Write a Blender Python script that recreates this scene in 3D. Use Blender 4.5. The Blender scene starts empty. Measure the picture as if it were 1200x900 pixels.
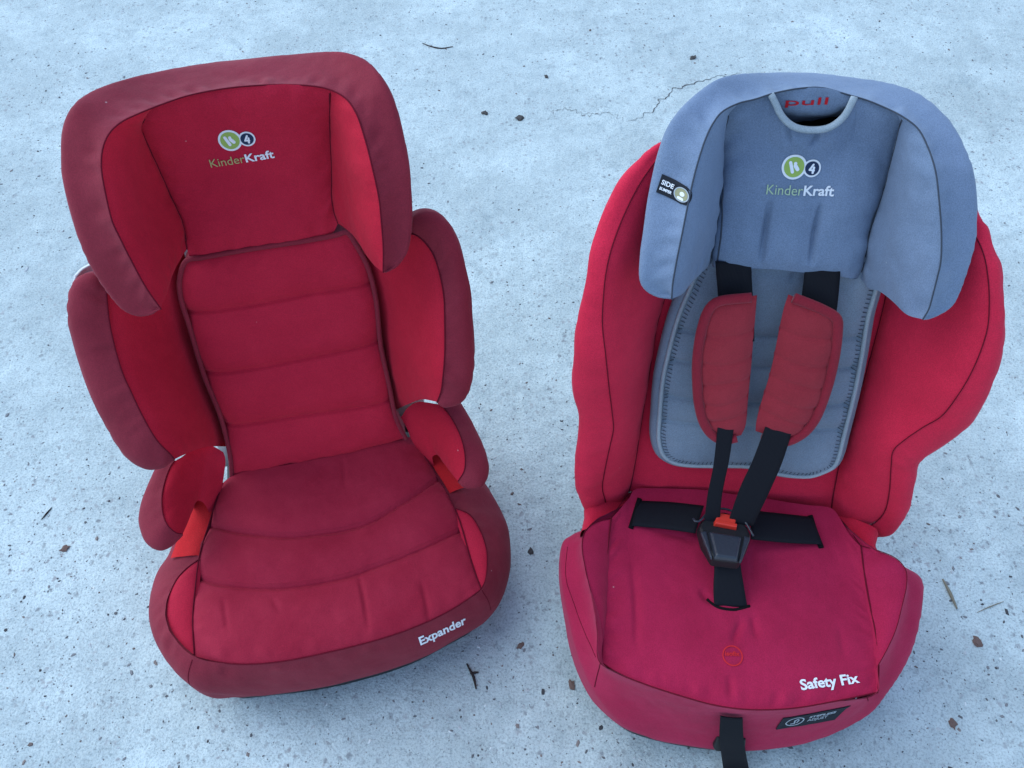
import bpy, bmesh, math, random
import numpy as np
from mathutils import Vector, Matrix, noise
from mathutils.bvhtree import BVHTree

random.seed(7); np.random.seed(7)
scene = bpy.context.scene
COL = scene.collection

# ------------------------------------------------------------------ camera
cam = bpy.data.cameras.new('camera'); cam_ob = bpy.data.objects.new('camera', cam); COL.objects.link(cam_ob)
cam.sensor_width = 36.0; cam.lens = 29.885; cam.clip_start = 0.05; cam.clip_end = 200
_p, _r = math.radians(54.798), math.radians(-0.4814)
_F = Vector((0, math.cos(_p), -math.sin(_p))); _U = Vector((0, math.sin(_p), math.cos(_p))); _R = Vector((1, 0, 0))
_R2 = _R*math.cos(_r) + _U*math.sin(_r); _U2 = _U*math.cos(_r) - _R*math.sin(_r)
M = Matrix.Identity(4)
for i in range(3):
    M[i][0] = _R2[i]; M[i][1] = _U2[i]; M[i][2] = -_F[i]
M[2][3] = 1.2
cam_ob.matrix_world = M
scene.camera = cam_ob

# ------------------------------------------------------------------ sky, sun, exposure
SUN_EL, SUN_AZ = math.radians(50), math.radians(-62)      # azimuth from +Y towards +X
world = bpy.data.worlds.new('World'); scene.world = world; world.use_nodes = True
wn = world.node_tree.nodes; wl = world.node_tree.links
bg = wn['Background']
sky = wn.new('ShaderNodeTexSky'); sky.sky_type = 'NISHITA'; sky.sun_disc = False
sky.sun_elevation = SUN_EL; sky.sun_rotation = SUN_AZ
sky.air_density = 1.0; sky.dust_density = 0.6; sky.ozone_density = 0.6
wl.new(sky.outputs[0], bg.inputs[0]); bg.inputs[1].default_value = 0.15
sun = bpy.data.lights.new('sun', 'SUN'); sun.energy = 1.0; sun.angle = math.radians(72); sun.color = (0.76, 0.95, 1.0)
sun_ob = bpy.data.objects.new('sun', sun); COL.objects.link(sun_ob)
_sd = Vector((math.sin(SUN_AZ)*math.cos(SUN_EL), math.cos(SUN_AZ)*math.cos(SUN_EL), math.sin(SUN_EL)))
sun_ob.rotation_euler = _sd.to_track_quat('Z', 'Y').to_euler()
sun_ob.location = _sd*5
vs = scene.view_settings
vs.view_transform = 'Standard'; vs.look = 'None'; vs.gamma = 1.0; vs.use_curve_mapping = False
vs.exposure = 1.12

# ------------------------------------------------------------------ measured curves
# seam and outline curves of the two seats, in metres, in each seat's own axes
# (x across, y towards the back, z up, origin on the ground under the fold of the seat)
CURVES = {
    'L_h_outer': [(-0.106, -0.0128, 0.5193), (-0.1195, -0.0129, 0.513), (-0.134, -0.011, 0.5115), (-0.1473, -0.0052, 0.519), (-0.1552, 0.0036, 0.534), (-0.1624, 0.0157, 0.5551), (-0.1661, 0.0273, 0.5753), (-0.1664, 0.0426, 0.6022), (-0.1647, 0.0581, 0.6294), (-0.1616, 0.0768, 0.6505), (-0.1551, 0.0925, 0.6678), (-0.1475, 0.103, 0.6787), (-0.1364, 0.1136, 0.6868), (-0.1236, 0.1295, 0.6862), (-0.103, 0.1507, 0.6801), (-0.0747, 0.1775, 0.6686), (-0.0272, 0.2062, 0.6549), (0.0313, 0.2062, 0.6541), (0.0773, 0.1981, 0.6572), (0.1069, 0.1829, 0.6651), (0.1292, 0.159, 0.6755), (0.1479, 0.1387, 0.6773), (0.1597, 0.1161, 0.6729), (0.1677, 0.0999, 0.6608), (0.1717, 0.08, 0.6405), (0.1732, 0.053, 0.6126), (0.1707, 0.0338, 0.5869), (0.1684, 0.0219, 0.5706), (0.1643, 0.0105, 0.555), (0.1563, -0.001, 0.536), (0.1452, -0.0072, 0.5263), (0.136, -0.0104, 0.5224), (0.1285, -0.0116, 0.5226)],
    'L_h_seam': [(-0.1051, -0.014, 0.5218), (-0.1121, -0.0047, 0.5452), (-0.117, 0.0066, 0.5736), (-0.1204, 0.0171, 0.5999), (-0.1223, 0.0241, 0.6133), (-0.1214, 0.0398, 0.6355), (-0.1185, 0.0547, 0.6562), (-0.1129, 0.0671, 0.6688), (-0.1049, 0.0788, 0.6754), (-0.0941, 0.0885, 0.6782), (-0.0804, 0.0984, 0.6776), (-0.0592, 0.1195, 0.6708), (-0.0357, 0.1343, 0.6667), (-0.0026, 0.1431, 0.6637), (0.0315, 0.1449, 0.6615), (0.0631, 0.1439, 0.6586), (0.0917, 0.1342, 0.6591), (0.1059, 0.1271, 0.6579), (0.1202, 0.1095, 0.658), (0.1282, 0.09, 0.6535), (0.1326, 0.0689, 0.6394), (0.1353, 0.0436, 0.6213), (0.1367, 0.0253, 0.5949), (0.1349, 0.0124, 0.5714), (0.1324, 0.0001, 0.5489), (0.1278, -0.0127, 0.5253)],
    'L_h_creaseL': [(-0.0933, 0.1311, 0.6532), (-0.0951, 0.139, 0.625), (-0.0955, 0.1418, 0.5855), (-0.0928, 0.1339, 0.543), (-0.0889, 0.1208, 0.5127), (-0.0928, 0.1086, 0.4842)],
    'L_h_creaseR': [(0.1055, 0.1314, 0.6539), (0.0962, 0.1425, 0.5971), (0.0882, 0.1346, 0.5449), (0.0818, 0.1196, 0.5102), (0.0833, 0.1103, 0.4887)],
    'L_h_top': [(-0.0933, 0.1311, 0.6532), (-0.0641, 0.1383, 0.6579), (-0.0379, 0.1439, 0.6602), (-0.003, 0.1452, 0.6622), (0.0315, 0.1449, 0.6615), (0.0634, 0.1414, 0.6603), (0.0916, 0.1357, 0.6581), (0.1055, 0.1314, 0.6539)],
    'L_h_bot': [(-0.0928, 0.1086, 0.4842), (-0.0905, 0.1043, 0.4725), (-0.0167, 0.1039, 0.4716), (0.0537, 0.1042, 0.4724), (0.0752, 0.1065, 0.4786), (0.0833, 0.1103, 0.4887)],
    'L_h_wbL': [(-0.0928, 0.1086, 0.4842), (-0.0985, 0.0925, 0.4864), (-0.1041, 0.064, 0.4934), (-0.1051, 0.0238, 0.5066), (-0.1057, -0.0124, 0.5202)],
    'L_h_wbR': [(0.0833, 0.1103, 0.4887), (0.0917, 0.0975, 0.4909), (0.1004, 0.0809, 0.4928), (0.1124, 0.0338, 0.5059), (0.1219, 0.0016, 0.5169), (0.1278, -0.0112, 0.5236)],
    'L_p_left': [(-0.0964, 0.1042, 0.4724), (-0.1102, 0.0964, 0.4529), (-0.116, 0.0875, 0.4306), (-0.1169, 0.0733, 0.3947), (-0.1187, 0.0459, 0.3254), (-0.1155, 0.0251, 0.2726), (-0.1168, 0.0109, 0.2363), (-0.1204, -0.0021, 0.2031), (-0.1273, -0.0153, 0.1695)],
    'L_p_right': [(0.0914, 0.1064, 0.4782), (0.1002, 0.0993, 0.4606), (0.1085, 0.0883, 0.433), (0.111, 0.0729, 0.3943), (0.1063, 0.048, 0.3313), (0.1073, 0.0245, 0.2716), (0.1077, 0.0064, 0.2256), (0.1121, -0.003, 0.2016), (0.1167, -0.0093, 0.1855)],
    'L_p_top': [(-0.0964, 0.1042, 0.4724), (-0.0805, 0.1045, 0.4731), (-0.0307, 0.1051, 0.4748), (0.0413, 0.1053, 0.4753), (0.0799, 0.1059, 0.4768), (0.0914, 0.1064, 0.4782)],
    'L_p_bot': [(-0.1273, -0.0153, 0.1695), (-0.1098, -0.0151, 0.17), (-0.0476, -0.0147, 0.1711), (0.0118, -0.014, 0.1729), (0.075, -0.0115, 0.1798), (0.1167, -0.0093, 0.1855)],
    'L_p_g1': [(-0.12, 0.0727, 0.4108), (-0.0734, 0.0727, 0.4108), (-0.0222, 0.0728, 0.4112), (0.0267, 0.0736, 0.4132), (0.0716, 0.0737, 0.4137), (0.1157, 0.0736, 0.4132)],
    'L_p_g2': [(-0.1177, 0.042, 0.3286), (-0.0645, 0.042, 0.3286), (-0.005, 0.0425, 0.3299), (0.0389, 0.0432, 0.3318), (0.1074, 0.0441, 0.3342)],
    'L_p_g3': [(-0.1159, 0.0132, 0.2515), (-0.0738, 0.013, 0.251), (-0.0156, 0.0127, 0.2501), (0.0442, 0.0118, 0.2477), (0.1075, 0.0117, 0.2474)],
    'L_wL_outer': [(-0.165, 0.0584, 0.5155), (-0.18, 0.0564, 0.5182), (-0.1912, 0.0544, 0.5188), (-0.2019, 0.0502, 0.5134), (-0.2127, 0.041, 0.4982), (-0.2183, 0.0272, 0.4796), (-0.22, 0.0082, 0.4536), (-0.2193, -0.0138, 0.4232), (-0.2154, -0.0356, 0.3935), (-0.2053, -0.0619, 0.3578), (-0.1983, -0.0725, 0.3439), (-0.1872, -0.0791, 0.3332), (-0.1761, -0.0809, 0.3284), (-0.164, -0.0805, 0.3295), (-0.1496, -0.0784, 0.3349)],
    'L_wL_seam': [(-0.1633, 0.0545, 0.5193), (-0.1696, 0.0446, 0.5082), (-0.1732, 0.0327, 0.4942), (-0.1761, 0.0172, 0.4767), (-0.1767, -0.0054, 0.4517), (-0.1752, -0.0218, 0.4333), (-0.1724, -0.0319, 0.4216), (-0.1663, -0.0534, 0.3962), (-0.1581, -0.0722, 0.3682), (-0.1512, -0.0771, 0.3451), (-0.1492, -0.0791, 0.336)],
    'L_wL_inner': [(-0.1052, 0.1369, 0.4684), (-0.1158, 0.1215, 0.4272), (-0.1293, 0.1025, 0.3763), (-0.1317, 0.0741, 0.3003), (-0.1299, 0.052, 0.2411), (-0.1306, 0.0297, 0.1815)],
    'L_wL_top': [(-0.1052, 0.1369, 0.4684), (-0.1347, 0.0966, 0.4982), (-0.1643, 0.0568, 0.517)],
    'L_wL_bot': [(-0.1306, 0.0297, 0.1815), (-0.1373, -0.019, 0.261), (-0.1435, -0.0503, 0.302), (-0.1492, -0.0791, 0.336)],
    'L_wR_outer': [(0.1539, 0.056, 0.509), (0.1676, 0.0586, 0.525), (0.1733, 0.0597, 0.532), (0.186, 0.0588, 0.5356), (0.1969, 0.0556, 0.5326), (0.2076, 0.0482, 0.5231), (0.2147, 0.037, 0.5085), (0.2184, 0.0239, 0.4907), (0.2211, 0.0061, 0.4662), (0.2194, -0.0135, 0.4391), (0.2172, -0.0316, 0.414), (0.2126, -0.051, 0.3868), (0.2008, -0.0698, 0.358), (0.189, -0.0743, 0.346), (0.1732, -0.0745, 0.3455), (0.1637, -0.072, 0.3521)],
    'L_wR_seam': [(0.1539, 0.0521, 0.5128), (0.1672, 0.048, 0.5154), (0.1765, 0.0415, 0.5105), (0.1855, 0.0298, 0.4986), (0.1896, 0.0139, 0.482), (0.1903, -0.0042, 0.4625), (0.1863, -0.0257, 0.4384), (0.1809, -0.0484, 0.4121), (0.1751, -0.0641, 0.3926), (0.1707, -0.0689, 0.3709), (0.1637, -0.0727, 0.3531)],
    'L_wR_inner': [(0.099, 0.1374, 0.4698), (0.1056, 0.1126, 0.4035), (0.1115, 0.0927, 0.3501), (0.1078, 0.0674, 0.2822), (0.1083, 0.0501, 0.2359), (0.1087, 0.0345, 0.1943)],
    'L_wR_top': [(0.099, 0.1374, 0.4698), (0.127, 0.0962, 0.4934), (0.1539, 0.0544, 0.5106)],
    'L_wR_bot': [(0.1087, 0.0345, 0.1943), (0.1299, -0.0063, 0.2627), (0.1473, -0.0389, 0.3147), (0.1637, -0.0727, 0.3531)],
    'L_s_back': [(-0.1395, -0.022, 0.1713), (-0.1234, -0.0171, 0.1713), (-0.0477, -0.0176, 0.1713), (0.0113, -0.0158, 0.1712), (0.074, -0.0103, 0.1712), (0.1272, -0.001, 0.171)],
    'L_s_left': [(-0.1395, -0.022, 0.1713), (-0.1507, -0.0528, 0.1687), (-0.158, -0.0761, 0.1666), (-0.1651, -0.0966, 0.1647), (-0.1722, -0.1213, 0.1625), (-0.1789, -0.163, 0.1569), (-0.1835, -0.1999, 0.1507), (-0.1832, -0.247, 0.1428)],
    'L_s_right': [(0.1272, -0.001, 0.171), (0.1381, -0.0345, 0.1683), (0.1482, -0.063, 0.1659), (0.1641, -0.1111, 0.1617), (0.1704, -0.1427, 0.1574), (0.1745, -0.1845, 0.1507), (0.1783, -0.2136, 0.1458), (0.1817, -0.2321, 0.1426)],
    'L_s_front': [(-0.1832, -0.247, 0.1428), (-0.1498, -0.2614, 0.143), (-0.1188, -0.2699, 0.1432), (-0.072, -0.2752, 0.1433), (-0.0194, -0.2751, 0.1433), (0.0201, -0.2734, 0.1432), (0.058, -0.2701, 0.1432), (0.089, -0.2652, 0.1431), (0.1311, -0.2545, 0.1429), (0.1583, -0.2438, 0.1428), (0.1817, -0.2321, 0.1426)],
    'L_s_g1': [(-0.1575, -0.0816, 0.1723), (-0.1319, -0.0958, 0.1725), (-0.1076, -0.1059, 0.1726), (-0.0526, -0.1222, 0.1729), (-0.0116, -0.1257, 0.1729), (0.0254, -0.1257, 0.173), (0.0565, -0.1207, 0.1729), (0.084, -0.1095, 0.1727), (0.1211, -0.0908, 0.1724), (0.151, -0.0712, 0.1721)],
    'L_s_g2': [(-0.1751, -0.1512, 0.1663), (-0.1428, -0.1685, 0.1666), (-0.0894, -0.1841, 0.1669), (-0.0358, -0.1905, 0.167), (0.0187, -0.1899, 0.1669), (0.0466, -0.1849, 0.1669), (0.0749, -0.1798, 0.1668), (0.1036, -0.1735, 0.1667), (0.1389, -0.1634, 0.1665), (0.1755, -0.1494, 0.1663)],
    'L_s_k1': [(0.0292, -0.1863, 0.1619), (0.0326, -0.22, 0.1624), (0.034, -0.2599, 0.163)],
    'L_s_k2': [(0.1069, -0.2119, 0.1623), (0.1099, -0.2451, 0.1628), (0.1099, -0.2678, 0.1632)],
    'L_s_k3': [(-0.1421, -0.1841, 0.1619), (-0.138, -0.2302, 0.1626)],
    'L_s_k4': [(0.0268, -0.0204, 0.1593), (0.0251, -0.0684, 0.1601)],
    'L_s_k5': [(-0.0824, -0.1964, 0.162), (-0.0705, -0.2217, 0.1624)],
    'L_cL_out': [(-0.1737, -0.1251, 0.1609), (-0.1919, -0.1348, 0.1582), (-0.2087, -0.1526, 0.1551), (-0.2176, -0.1796, 0.1516), (-0.2146, -0.2041, 0.1488), (-0.2013, -0.2279, 0.1458), (-0.1832, -0.2459, 0.1428)],
    'L_cL_in': [(-0.1737, -0.1251, 0.1609), (-0.1793, -0.1623, 0.1555), (-0.1838, -0.1995, 0.1499), (-0.1832, -0.2459, 0.1428)],
    'L_cR_out': [(0.1674, -0.1192, 0.1608), (0.1842, -0.1303, 0.1579), (0.1941, -0.1526, 0.1545), (0.1982, -0.1806, 0.1506), (0.1953, -0.2021, 0.1475), (0.1893, -0.2214, 0.1446), (0.1817, -0.2321, 0.1426)],
    'L_cR_in': [(0.1674, -0.1192, 0.1608), (0.1711, -0.1451, 0.1568), (0.1745, -0.1844, 0.1506), (0.1783, -0.2136, 0.1457), (0.1817, -0.2321, 0.1426)],
    'L_bd_in': [(-0.1417, -0.0148, 0.1592), (-0.1554, -0.0578, 0.1599), (-0.1664, -0.0943, 0.1605), (-0.1741, -0.1246, 0.1599), (-0.1917, -0.135, 0.1588), (-0.2079, -0.1537, 0.1574), (-0.2161, -0.1816, 0.156), (-0.2125, -0.2067, 0.1549), (-0.199, -0.2307, 0.1528), (-0.181, -0.2497, 0.1499), (-0.1491, -0.2623, 0.1456), (-0.1188, -0.2699, 0.1432), (-0.072, -0.2752, 0.1433), (-0.0194, -0.2751, 0.1433), (0.0201, -0.2734, 0.1432), (0.058, -0.2701, 0.1432), (0.089, -0.2652, 0.1431), (0.1311, -0.2545, 0.1429), (0.1583, -0.2438, 0.1428), (0.1816, -0.2331, 0.1451), (0.1893, -0.2222, 0.1467), (0.1952, -0.2027, 0.1491), (0.1981, -0.1811, 0.1517), (0.1941, -0.1525, 0.1544), (0.1843, -0.1294, 0.1561), (0.1675, -0.1176, 0.1577), (0.1598, -0.093, 0.1594), (0.1469, -0.0523, 0.1598), (0.1278, 0.0035, 0.1589)],
    'L_bd_out': [(-0.1874, 0.0086, 0.1239), (-0.2057, -0.0355, 0.1234), (-0.2198, -0.081, 0.123), (-0.2252, -0.0939, 0.1229), (-0.2371, -0.1127, 0.1226), (-0.2441, -0.1356, 0.1223), (-0.2461, -0.1708, 0.122), (-0.2371, -0.2082, 0.1188), (-0.2197, -0.2412, 0.1136), (-0.2015, -0.2644, 0.1095), (-0.1861, -0.2758, 0.1008), (-0.1659, -0.279, 0.0859), (-0.1318, -0.2819, 0.0633), (-0.0903, -0.2857, 0.0625), (-0.0351, -0.2876, 0.0613), (0.0064, -0.2857, 0.0603), (0.0463, -0.2822, 0.0594), (0.0932, -0.274, 0.0583), (0.1398, -0.2597, 0.061), (0.1839, -0.2445, 0.0676), (0.2085, -0.2226, 0.0777), (0.2254, -0.1925, 0.088), (0.2322, -0.1645, 0.0946), (0.2346, -0.1466, 0.0978), (0.2342, -0.1242, 0.1017), (0.2258, -0.0912, 0.1075), (0.2149, -0.0631, 0.1119), (0.1945, -0.0229, 0.1173), (0.1637, 0.0213, 0.1237)],
    'L_aL_outer': [(-0.1801, -0.021, 0.2443), (-0.2022, -0.0256, 0.2422), (-0.2075, -0.0355, 0.2413), (-0.2158, -0.0578, 0.2391), (-0.2225, -0.0767, 0.2356), (-0.2248, -0.0929, 0.2328), (-0.2229, -0.1065, 0.2305), (-0.2172, -0.1215, 0.2273), (-0.2075, -0.1314, 0.2243), (-0.1998, -0.1333, 0.2224), (-0.1899, -0.129, 0.2215), (-0.1815, -0.1229, 0.2222), (-0.1752, -0.1173, 0.2228)],
    'L_aL_seam': [(-0.1791, -0.023, 0.2474), (-0.1839, -0.0316, 0.2484), (-0.1891, -0.0506, 0.2502), (-0.1917, -0.0762, 0.2527), (-0.1909, -0.0989, 0.2497), (-0.1864, -0.1134, 0.2462), (-0.1792, -0.1202, 0.2329), (-0.1742, -0.119, 0.2259)],
    'L_aL_inner': [(-0.1301, 0.0045, 0.2089), (-0.1295, -0.0047, 0.1991), (-0.1378, -0.0158, 0.1815), (-0.1492, -0.0357, 0.1657), (-0.16, -0.0595, 0.1599)],
    'L_aL_top': [(-0.1301, 0.0045, 0.2089), (-0.1415, 0.0081, 0.2204), (-0.1589, 0.0039, 0.2331), (-0.1791, -0.023, 0.2474)],
    'L_aL_bot': [(-0.16, -0.0595, 0.1599), (-0.1621, -0.0543, 0.1835), (-0.1669, -0.0541, 0.1899), (-0.1702, -0.0769, 0.2032), (-0.1725, -0.1012, 0.2156), (-0.1745, -0.1185, 0.2248)],
    'L_stL': [(-0.1593, -0.0386, 0.1626), (-0.1708, -0.0295, 0.1625), (-0.183, -0.0497, 0.1628), (-0.199, -0.0826, 0.1633), (-0.2105, -0.1054, 0.1636), (-0.2122, -0.1173, 0.1638), (-0.1707, -0.1197, 0.1639), (-0.1633, -0.09, 0.1634), (-0.1523, -0.0494, 0.1628)],
    'L_aR_outer': [(0.1703, -0.0032, 0.2441), (0.1946, -0.0039, 0.2419), (0.2014, -0.0187, 0.2408), (0.2098, -0.0501, 0.2373), (0.2161, -0.0783, 0.2326), (0.2172, -0.1023, 0.2283), (0.2123, -0.1164, 0.2252), (0.205, -0.1251, 0.2228), (0.1935, -0.1257, 0.2212), (0.1829, -0.1227, 0.222), (0.1756, -0.1126, 0.2228)],
    'L_aR_seam': [(0.1702, -0.0053, 0.2471), (0.1756, -0.0156, 0.2481), (0.1835, -0.0394, 0.2503), (0.189, -0.0692, 0.2529), (0.1893, -0.0928, 0.2484), (0.185, -0.1087, 0.2396), (0.1755, -0.1143, 0.2258)],
    'L_aR_inner': [(0.1161, 0.0131, 0.2088), (0.121, 0.0046, 0.1981), (0.1271, -0.0068, 0.1781), (0.1387, -0.0282, 0.1648), (0.1484, -0.0498, 0.1598)],
    'L_aR_top': [(0.1161, 0.0131, 0.2088), (0.1288, 0.0172, 0.2225), (0.1462, 0.0145, 0.2338), (0.1702, -0.0053, 0.2471)],
    'L_aR_bot': [(0.1484, -0.0498, 0.1598), (0.1486, -0.0449, 0.1822), (0.1547, -0.0473, 0.1888), (0.1616, -0.0702, 0.2019), (0.1698, -0.0971, 0.2158), (0.1755, -0.1138, 0.2248)],
    'L_tL_a': [(-0.1498, -0.0317, 0.1635), (-0.1571, -0.0586, 0.1621), (-0.1665, -0.0941, 0.1602), (-0.1733, -0.1182, 0.1588)],
    'L_tL_b': [(-0.1752, -0.0183, 0.1633), (-0.1948, -0.0548, 0.1572), (-0.2082, -0.0939, 0.1511), (-0.2141, -0.109, 0.1487)],
    'L_tR_a': [(0.1428, -0.0325, 0.1635), (0.1482, -0.0524, 0.1619), (0.1559, -0.0723, 0.1602), (0.1632, -0.0932, 0.1584)],
    'L_tR_b': [(0.1577, -0.014, 0.1632), (0.1689, -0.0428, 0.1598), (0.1782, -0.0667, 0.1568), (0.1868, -0.0863, 0.1543)],
    'L_t_brand': [(-0.039, 0.1338, 0.5746), (0.0305, 0.1343, 0.5759), (-0.0384, 0.137, 0.5831)],
    'L_t_logo': [(-0.011, 0.1437, 0.601), (0.007, 0.1433, 0.6), (-0.0095, 0.1469, 0.6096)],
    'L_t_name': [(0.0939, -0.2807, 0.1133), (0.1577, -0.2651, 0.1131), (0.0912, -0.2676, 0.1131)],
    'R_h_outer': [(-0.1243, 0.0073, 0.5666), (-0.1317, 0.0081, 0.5663), (-0.1384, 0.0092, 0.567), (-0.1497, 0.0124, 0.5711), (-0.1566, 0.0175, 0.5798), (-0.1582, 0.0316, 0.6007), (-0.1571, 0.0451, 0.6194), (-0.1558, 0.063, 0.6431), (-0.1532, 0.0781, 0.6613), (-0.1502, 0.0906, 0.6762), (-0.144, 0.1078, 0.6902), (-0.134, 0.1265, 0.6957), (-0.118, 0.1477, 0.6999), (-0.0968, 0.1724, 0.7004), (-0.0735, 0.1936, 0.6934), (-0.0384, 0.2161, 0.6826), (-0.0035, 0.2281, 0.6772), (0.0228, 0.2298, 0.6754), (0.0478, 0.226, 0.6754), (0.0741, 0.2097, 0.6823), (0.0984, 0.1853, 0.6893), (0.1142, 0.1631, 0.6891), (0.127, 0.1413, 0.6851), (0.1346, 0.1211, 0.6791), (0.1399, 0.1001, 0.672), (0.1463, 0.0864, 0.6589), (0.1512, 0.0676, 0.6396), (0.153, 0.0524, 0.6238), (0.1524, 0.0409, 0.6082), (0.1508, 0.0321, 0.5963), (0.1489, 0.0237, 0.5849), (0.1453, 0.0156, 0.574), (0.1383, 0.0111, 0.5673), (0.1271, 0.0073, 0.563), (0.1175, 0.0053, 0.5619)],
    'R_h_seam': [(-0.1251, 0.0039, 0.5717), (-0.1262, 0.0095, 0.5852), (-0.1258, 0.018, 0.6059), (-0.124, 0.0307, 0.6328), (-0.1213, 0.0484, 0.6537), (-0.1174, 0.0685, 0.6771), (-0.1099, 0.094, 0.6936), (-0.102, 0.113, 0.6983), (-0.0947, 0.1247, 0.7002), (-0.0786, 0.1394, 0.6996), (-0.0612, 0.1513, 0.6966), (-0.043, 0.1604, 0.6976), (-0.0166, 0.1666, 0.7003), (0.0041, 0.1699, 0.6991), (0.0273, 0.1643, 0.6968), (0.044, 0.1602, 0.6949), (0.0611, 0.1531, 0.6926), (0.0739, 0.1394, 0.694), (0.0855, 0.1241, 0.6931), (0.093, 0.1047, 0.6878), (0.0982, 0.0814, 0.6802), (0.1036, 0.0628, 0.6648), (0.1108, 0.0421, 0.6418), (0.1144, 0.0247, 0.6221), (0.1158, 0.0188, 0.6078), (0.1169, 0.0121, 0.5915), (0.1174, 0.0063, 0.5773), (0.1149, 0.002, 0.567)],
    'R_h_creaseL': [(-0.0892, 0.1514, 0.6804), (-0.0807, 0.1555, 0.6378), (-0.0764, 0.1432, 0.6078), (-0.0746, 0.1295, 0.576), (-0.0736, 0.1097, 0.5367), (-0.0723, 0.1028, 0.5229)],
    'R_h_creaseR': [(0.0799, 0.1529, 0.6841), (0.0877, 0.1571, 0.6417), (0.089, 0.1404, 0.6011), (0.0861, 0.1234, 0.5633), (0.0872, 0.1109, 0.5381), (0.0864, 0.1001, 0.5164)],
    'R_h_top': [(-0.0892, 0.1514, 0.6804), (-0.0746, 0.1576, 0.6864), (-0.0589, 0.1607, 0.6898), (-0.0452, 0.1624, 0.6941), (-0.0387, 0.1592, 0.6862), (-0.0309, 0.155, 0.6761), (-0.0176, 0.1515, 0.6676), (-0.0006, 0.1503, 0.6645), (0.0165, 0.1519, 0.6684), (0.0271, 0.1558, 0.6779), (0.0311, 0.1598, 0.6878), (0.0331, 0.1629, 0.6952), (0.0449, 0.1619, 0.6928), (0.0634, 0.1587, 0.6886), (0.0799, 0.1529, 0.6841)],
    'R_h_u': [(-0.0462, 0.1594, 0.6972), (-0.0396, 0.1559, 0.6887), (-0.0318, 0.1517, 0.6786), (-0.0186, 0.1482, 0.6701), (-0.0018, 0.1473, 0.6678), (0.0153, 0.1486, 0.6709), (0.0259, 0.1525, 0.6804), (0.0298, 0.1565, 0.6902), (0.0317, 0.1599, 0.6983)],
    'R_h_bot': [(-0.0723, 0.1028, 0.5229), (-0.0701, 0.0914, 0.5273), (-0.0555, 0.0886, 0.5302), (-0.0337, 0.0879, 0.5328), (-0.0075, 0.0868, 0.5349), (0.0243, 0.0868, 0.5323), (0.0563, 0.0881, 0.5296), (0.0761, 0.0899, 0.524), (0.0864, 0.1001, 0.5164)],
    'R_h_wbL': [(-0.0723, 0.1028, 0.5229), (-0.0874, 0.0722, 0.5386), (-0.1018, 0.0428, 0.5541), (-0.1131, 0.0206, 0.5613), (-0.125, 0.0047, 0.5708)],
    'R_h_wbR': [(0.0864, 0.1001, 0.5164), (0.0901, 0.0773, 0.5245), (0.0942, 0.0633, 0.5366), (0.1007, 0.0366, 0.5493), (0.1079, 0.0174, 0.5544), (0.1154, 0.0027, 0.5661)],
    'R_h_k1': [(-0.0256, 0.1198, 0.6037), (-0.0259, 0.1083, 0.5756), (-0.0254, 0.0926, 0.5376)],
    'R_h_k2': [(0.0261, 0.1189, 0.6013), (0.0246, 0.1094, 0.5784), (0.0263, 0.0924, 0.5369)],
    'R_h_k3': [(-0.0258, 0.1467, 0.6689), (-0.0204, 0.1379, 0.6475)],
    'R_h_k4': [(0.0105, 0.1458, 0.6667), (0.0041, 0.1384, 0.6487)],
    'R_f_top': [(-0.0451, 0.1636, 0.6942), (-0.0321, 0.165, 0.6977), (-0.0167, 0.1662, 0.7006), (0.0031, 0.1665, 0.7014), (0.0195, 0.1656, 0.6992), (0.0335, 0.1638, 0.6946)],
    'R_f_mid': [(-0.0399, 0.1667, 0.6807), (-0.0229, 0.1654, 0.6776), (-0.0025, 0.1655, 0.6778), (0.0175, 0.1661, 0.6794), (0.0394, 0.1675, 0.6826)],
    'R_f_low': [(-0.0292, 0.181, 0.6419), (-0.0132, 0.1832, 0.6474), (0.0069, 0.1852, 0.6523), (0.0273, 0.1866, 0.6555), (0.0499, 0.1883, 0.6596)],
    'R_t_pull': [(-0.0285, 0.1632, 0.6829), (0.0107, 0.1642, 0.6853), (-0.03, 0.1661, 0.6899)],
    'R_wL_outer': [(-0.1337, 0.1242, 0.667), (-0.1456, 0.1191, 0.6633), (-0.1572, 0.1131, 0.6582), (-0.1686, 0.1055, 0.6503), (-0.1821, 0.0945, 0.6377), (-0.1905, 0.0829, 0.6224), (-0.198, 0.0711, 0.6046), (-0.2031, 0.0593, 0.5865), (-0.2057, 0.0475, 0.568), (-0.2084, 0.0334, 0.5382), (-0.2129, 0.0193, 0.5038), (-0.2132, 0.0054, 0.47), (-0.213, 0.0018, 0.4355), (-0.2091, -0.0016, 0.4025), (-0.2012, -0.0051, 0.3697), (-0.2, -0.0122, 0.3381), (-0.2013, -0.023, 0.2958), (-0.1988, -0.0323, 0.259), (-0.1914, -0.0344, 0.2254), (-0.1803, -0.0362, 0.1923), (-0.1677, -0.0356, 0.1732)],
    'R_wL_seam': [(-0.134, 0.1133, 0.6667), (-0.1455, 0.1067, 0.6611), (-0.155, 0.0983, 0.6521), (-0.1656, 0.0859, 0.6378), (-0.1772, 0.0674, 0.6154), (-0.1856, 0.049, 0.5924), (-0.1894, 0.0333, 0.5721), (-0.1897, 0.021, 0.5475), (-0.1881, 0.0099, 0.5204), (-0.1814, -0.0043, 0.486), (-0.1731, -0.0086, 0.4336), (-0.1669, -0.0118, 0.3966), (-0.1619, -0.0159, 0.364), (-0.163, -0.0205, 0.3331), (-0.1651, -0.0277, 0.2881), (-0.1645, -0.0293, 0.2429), (-0.1589, -0.0298, 0.2145), (-0.153, -0.0306, 0.1855)],
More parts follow.
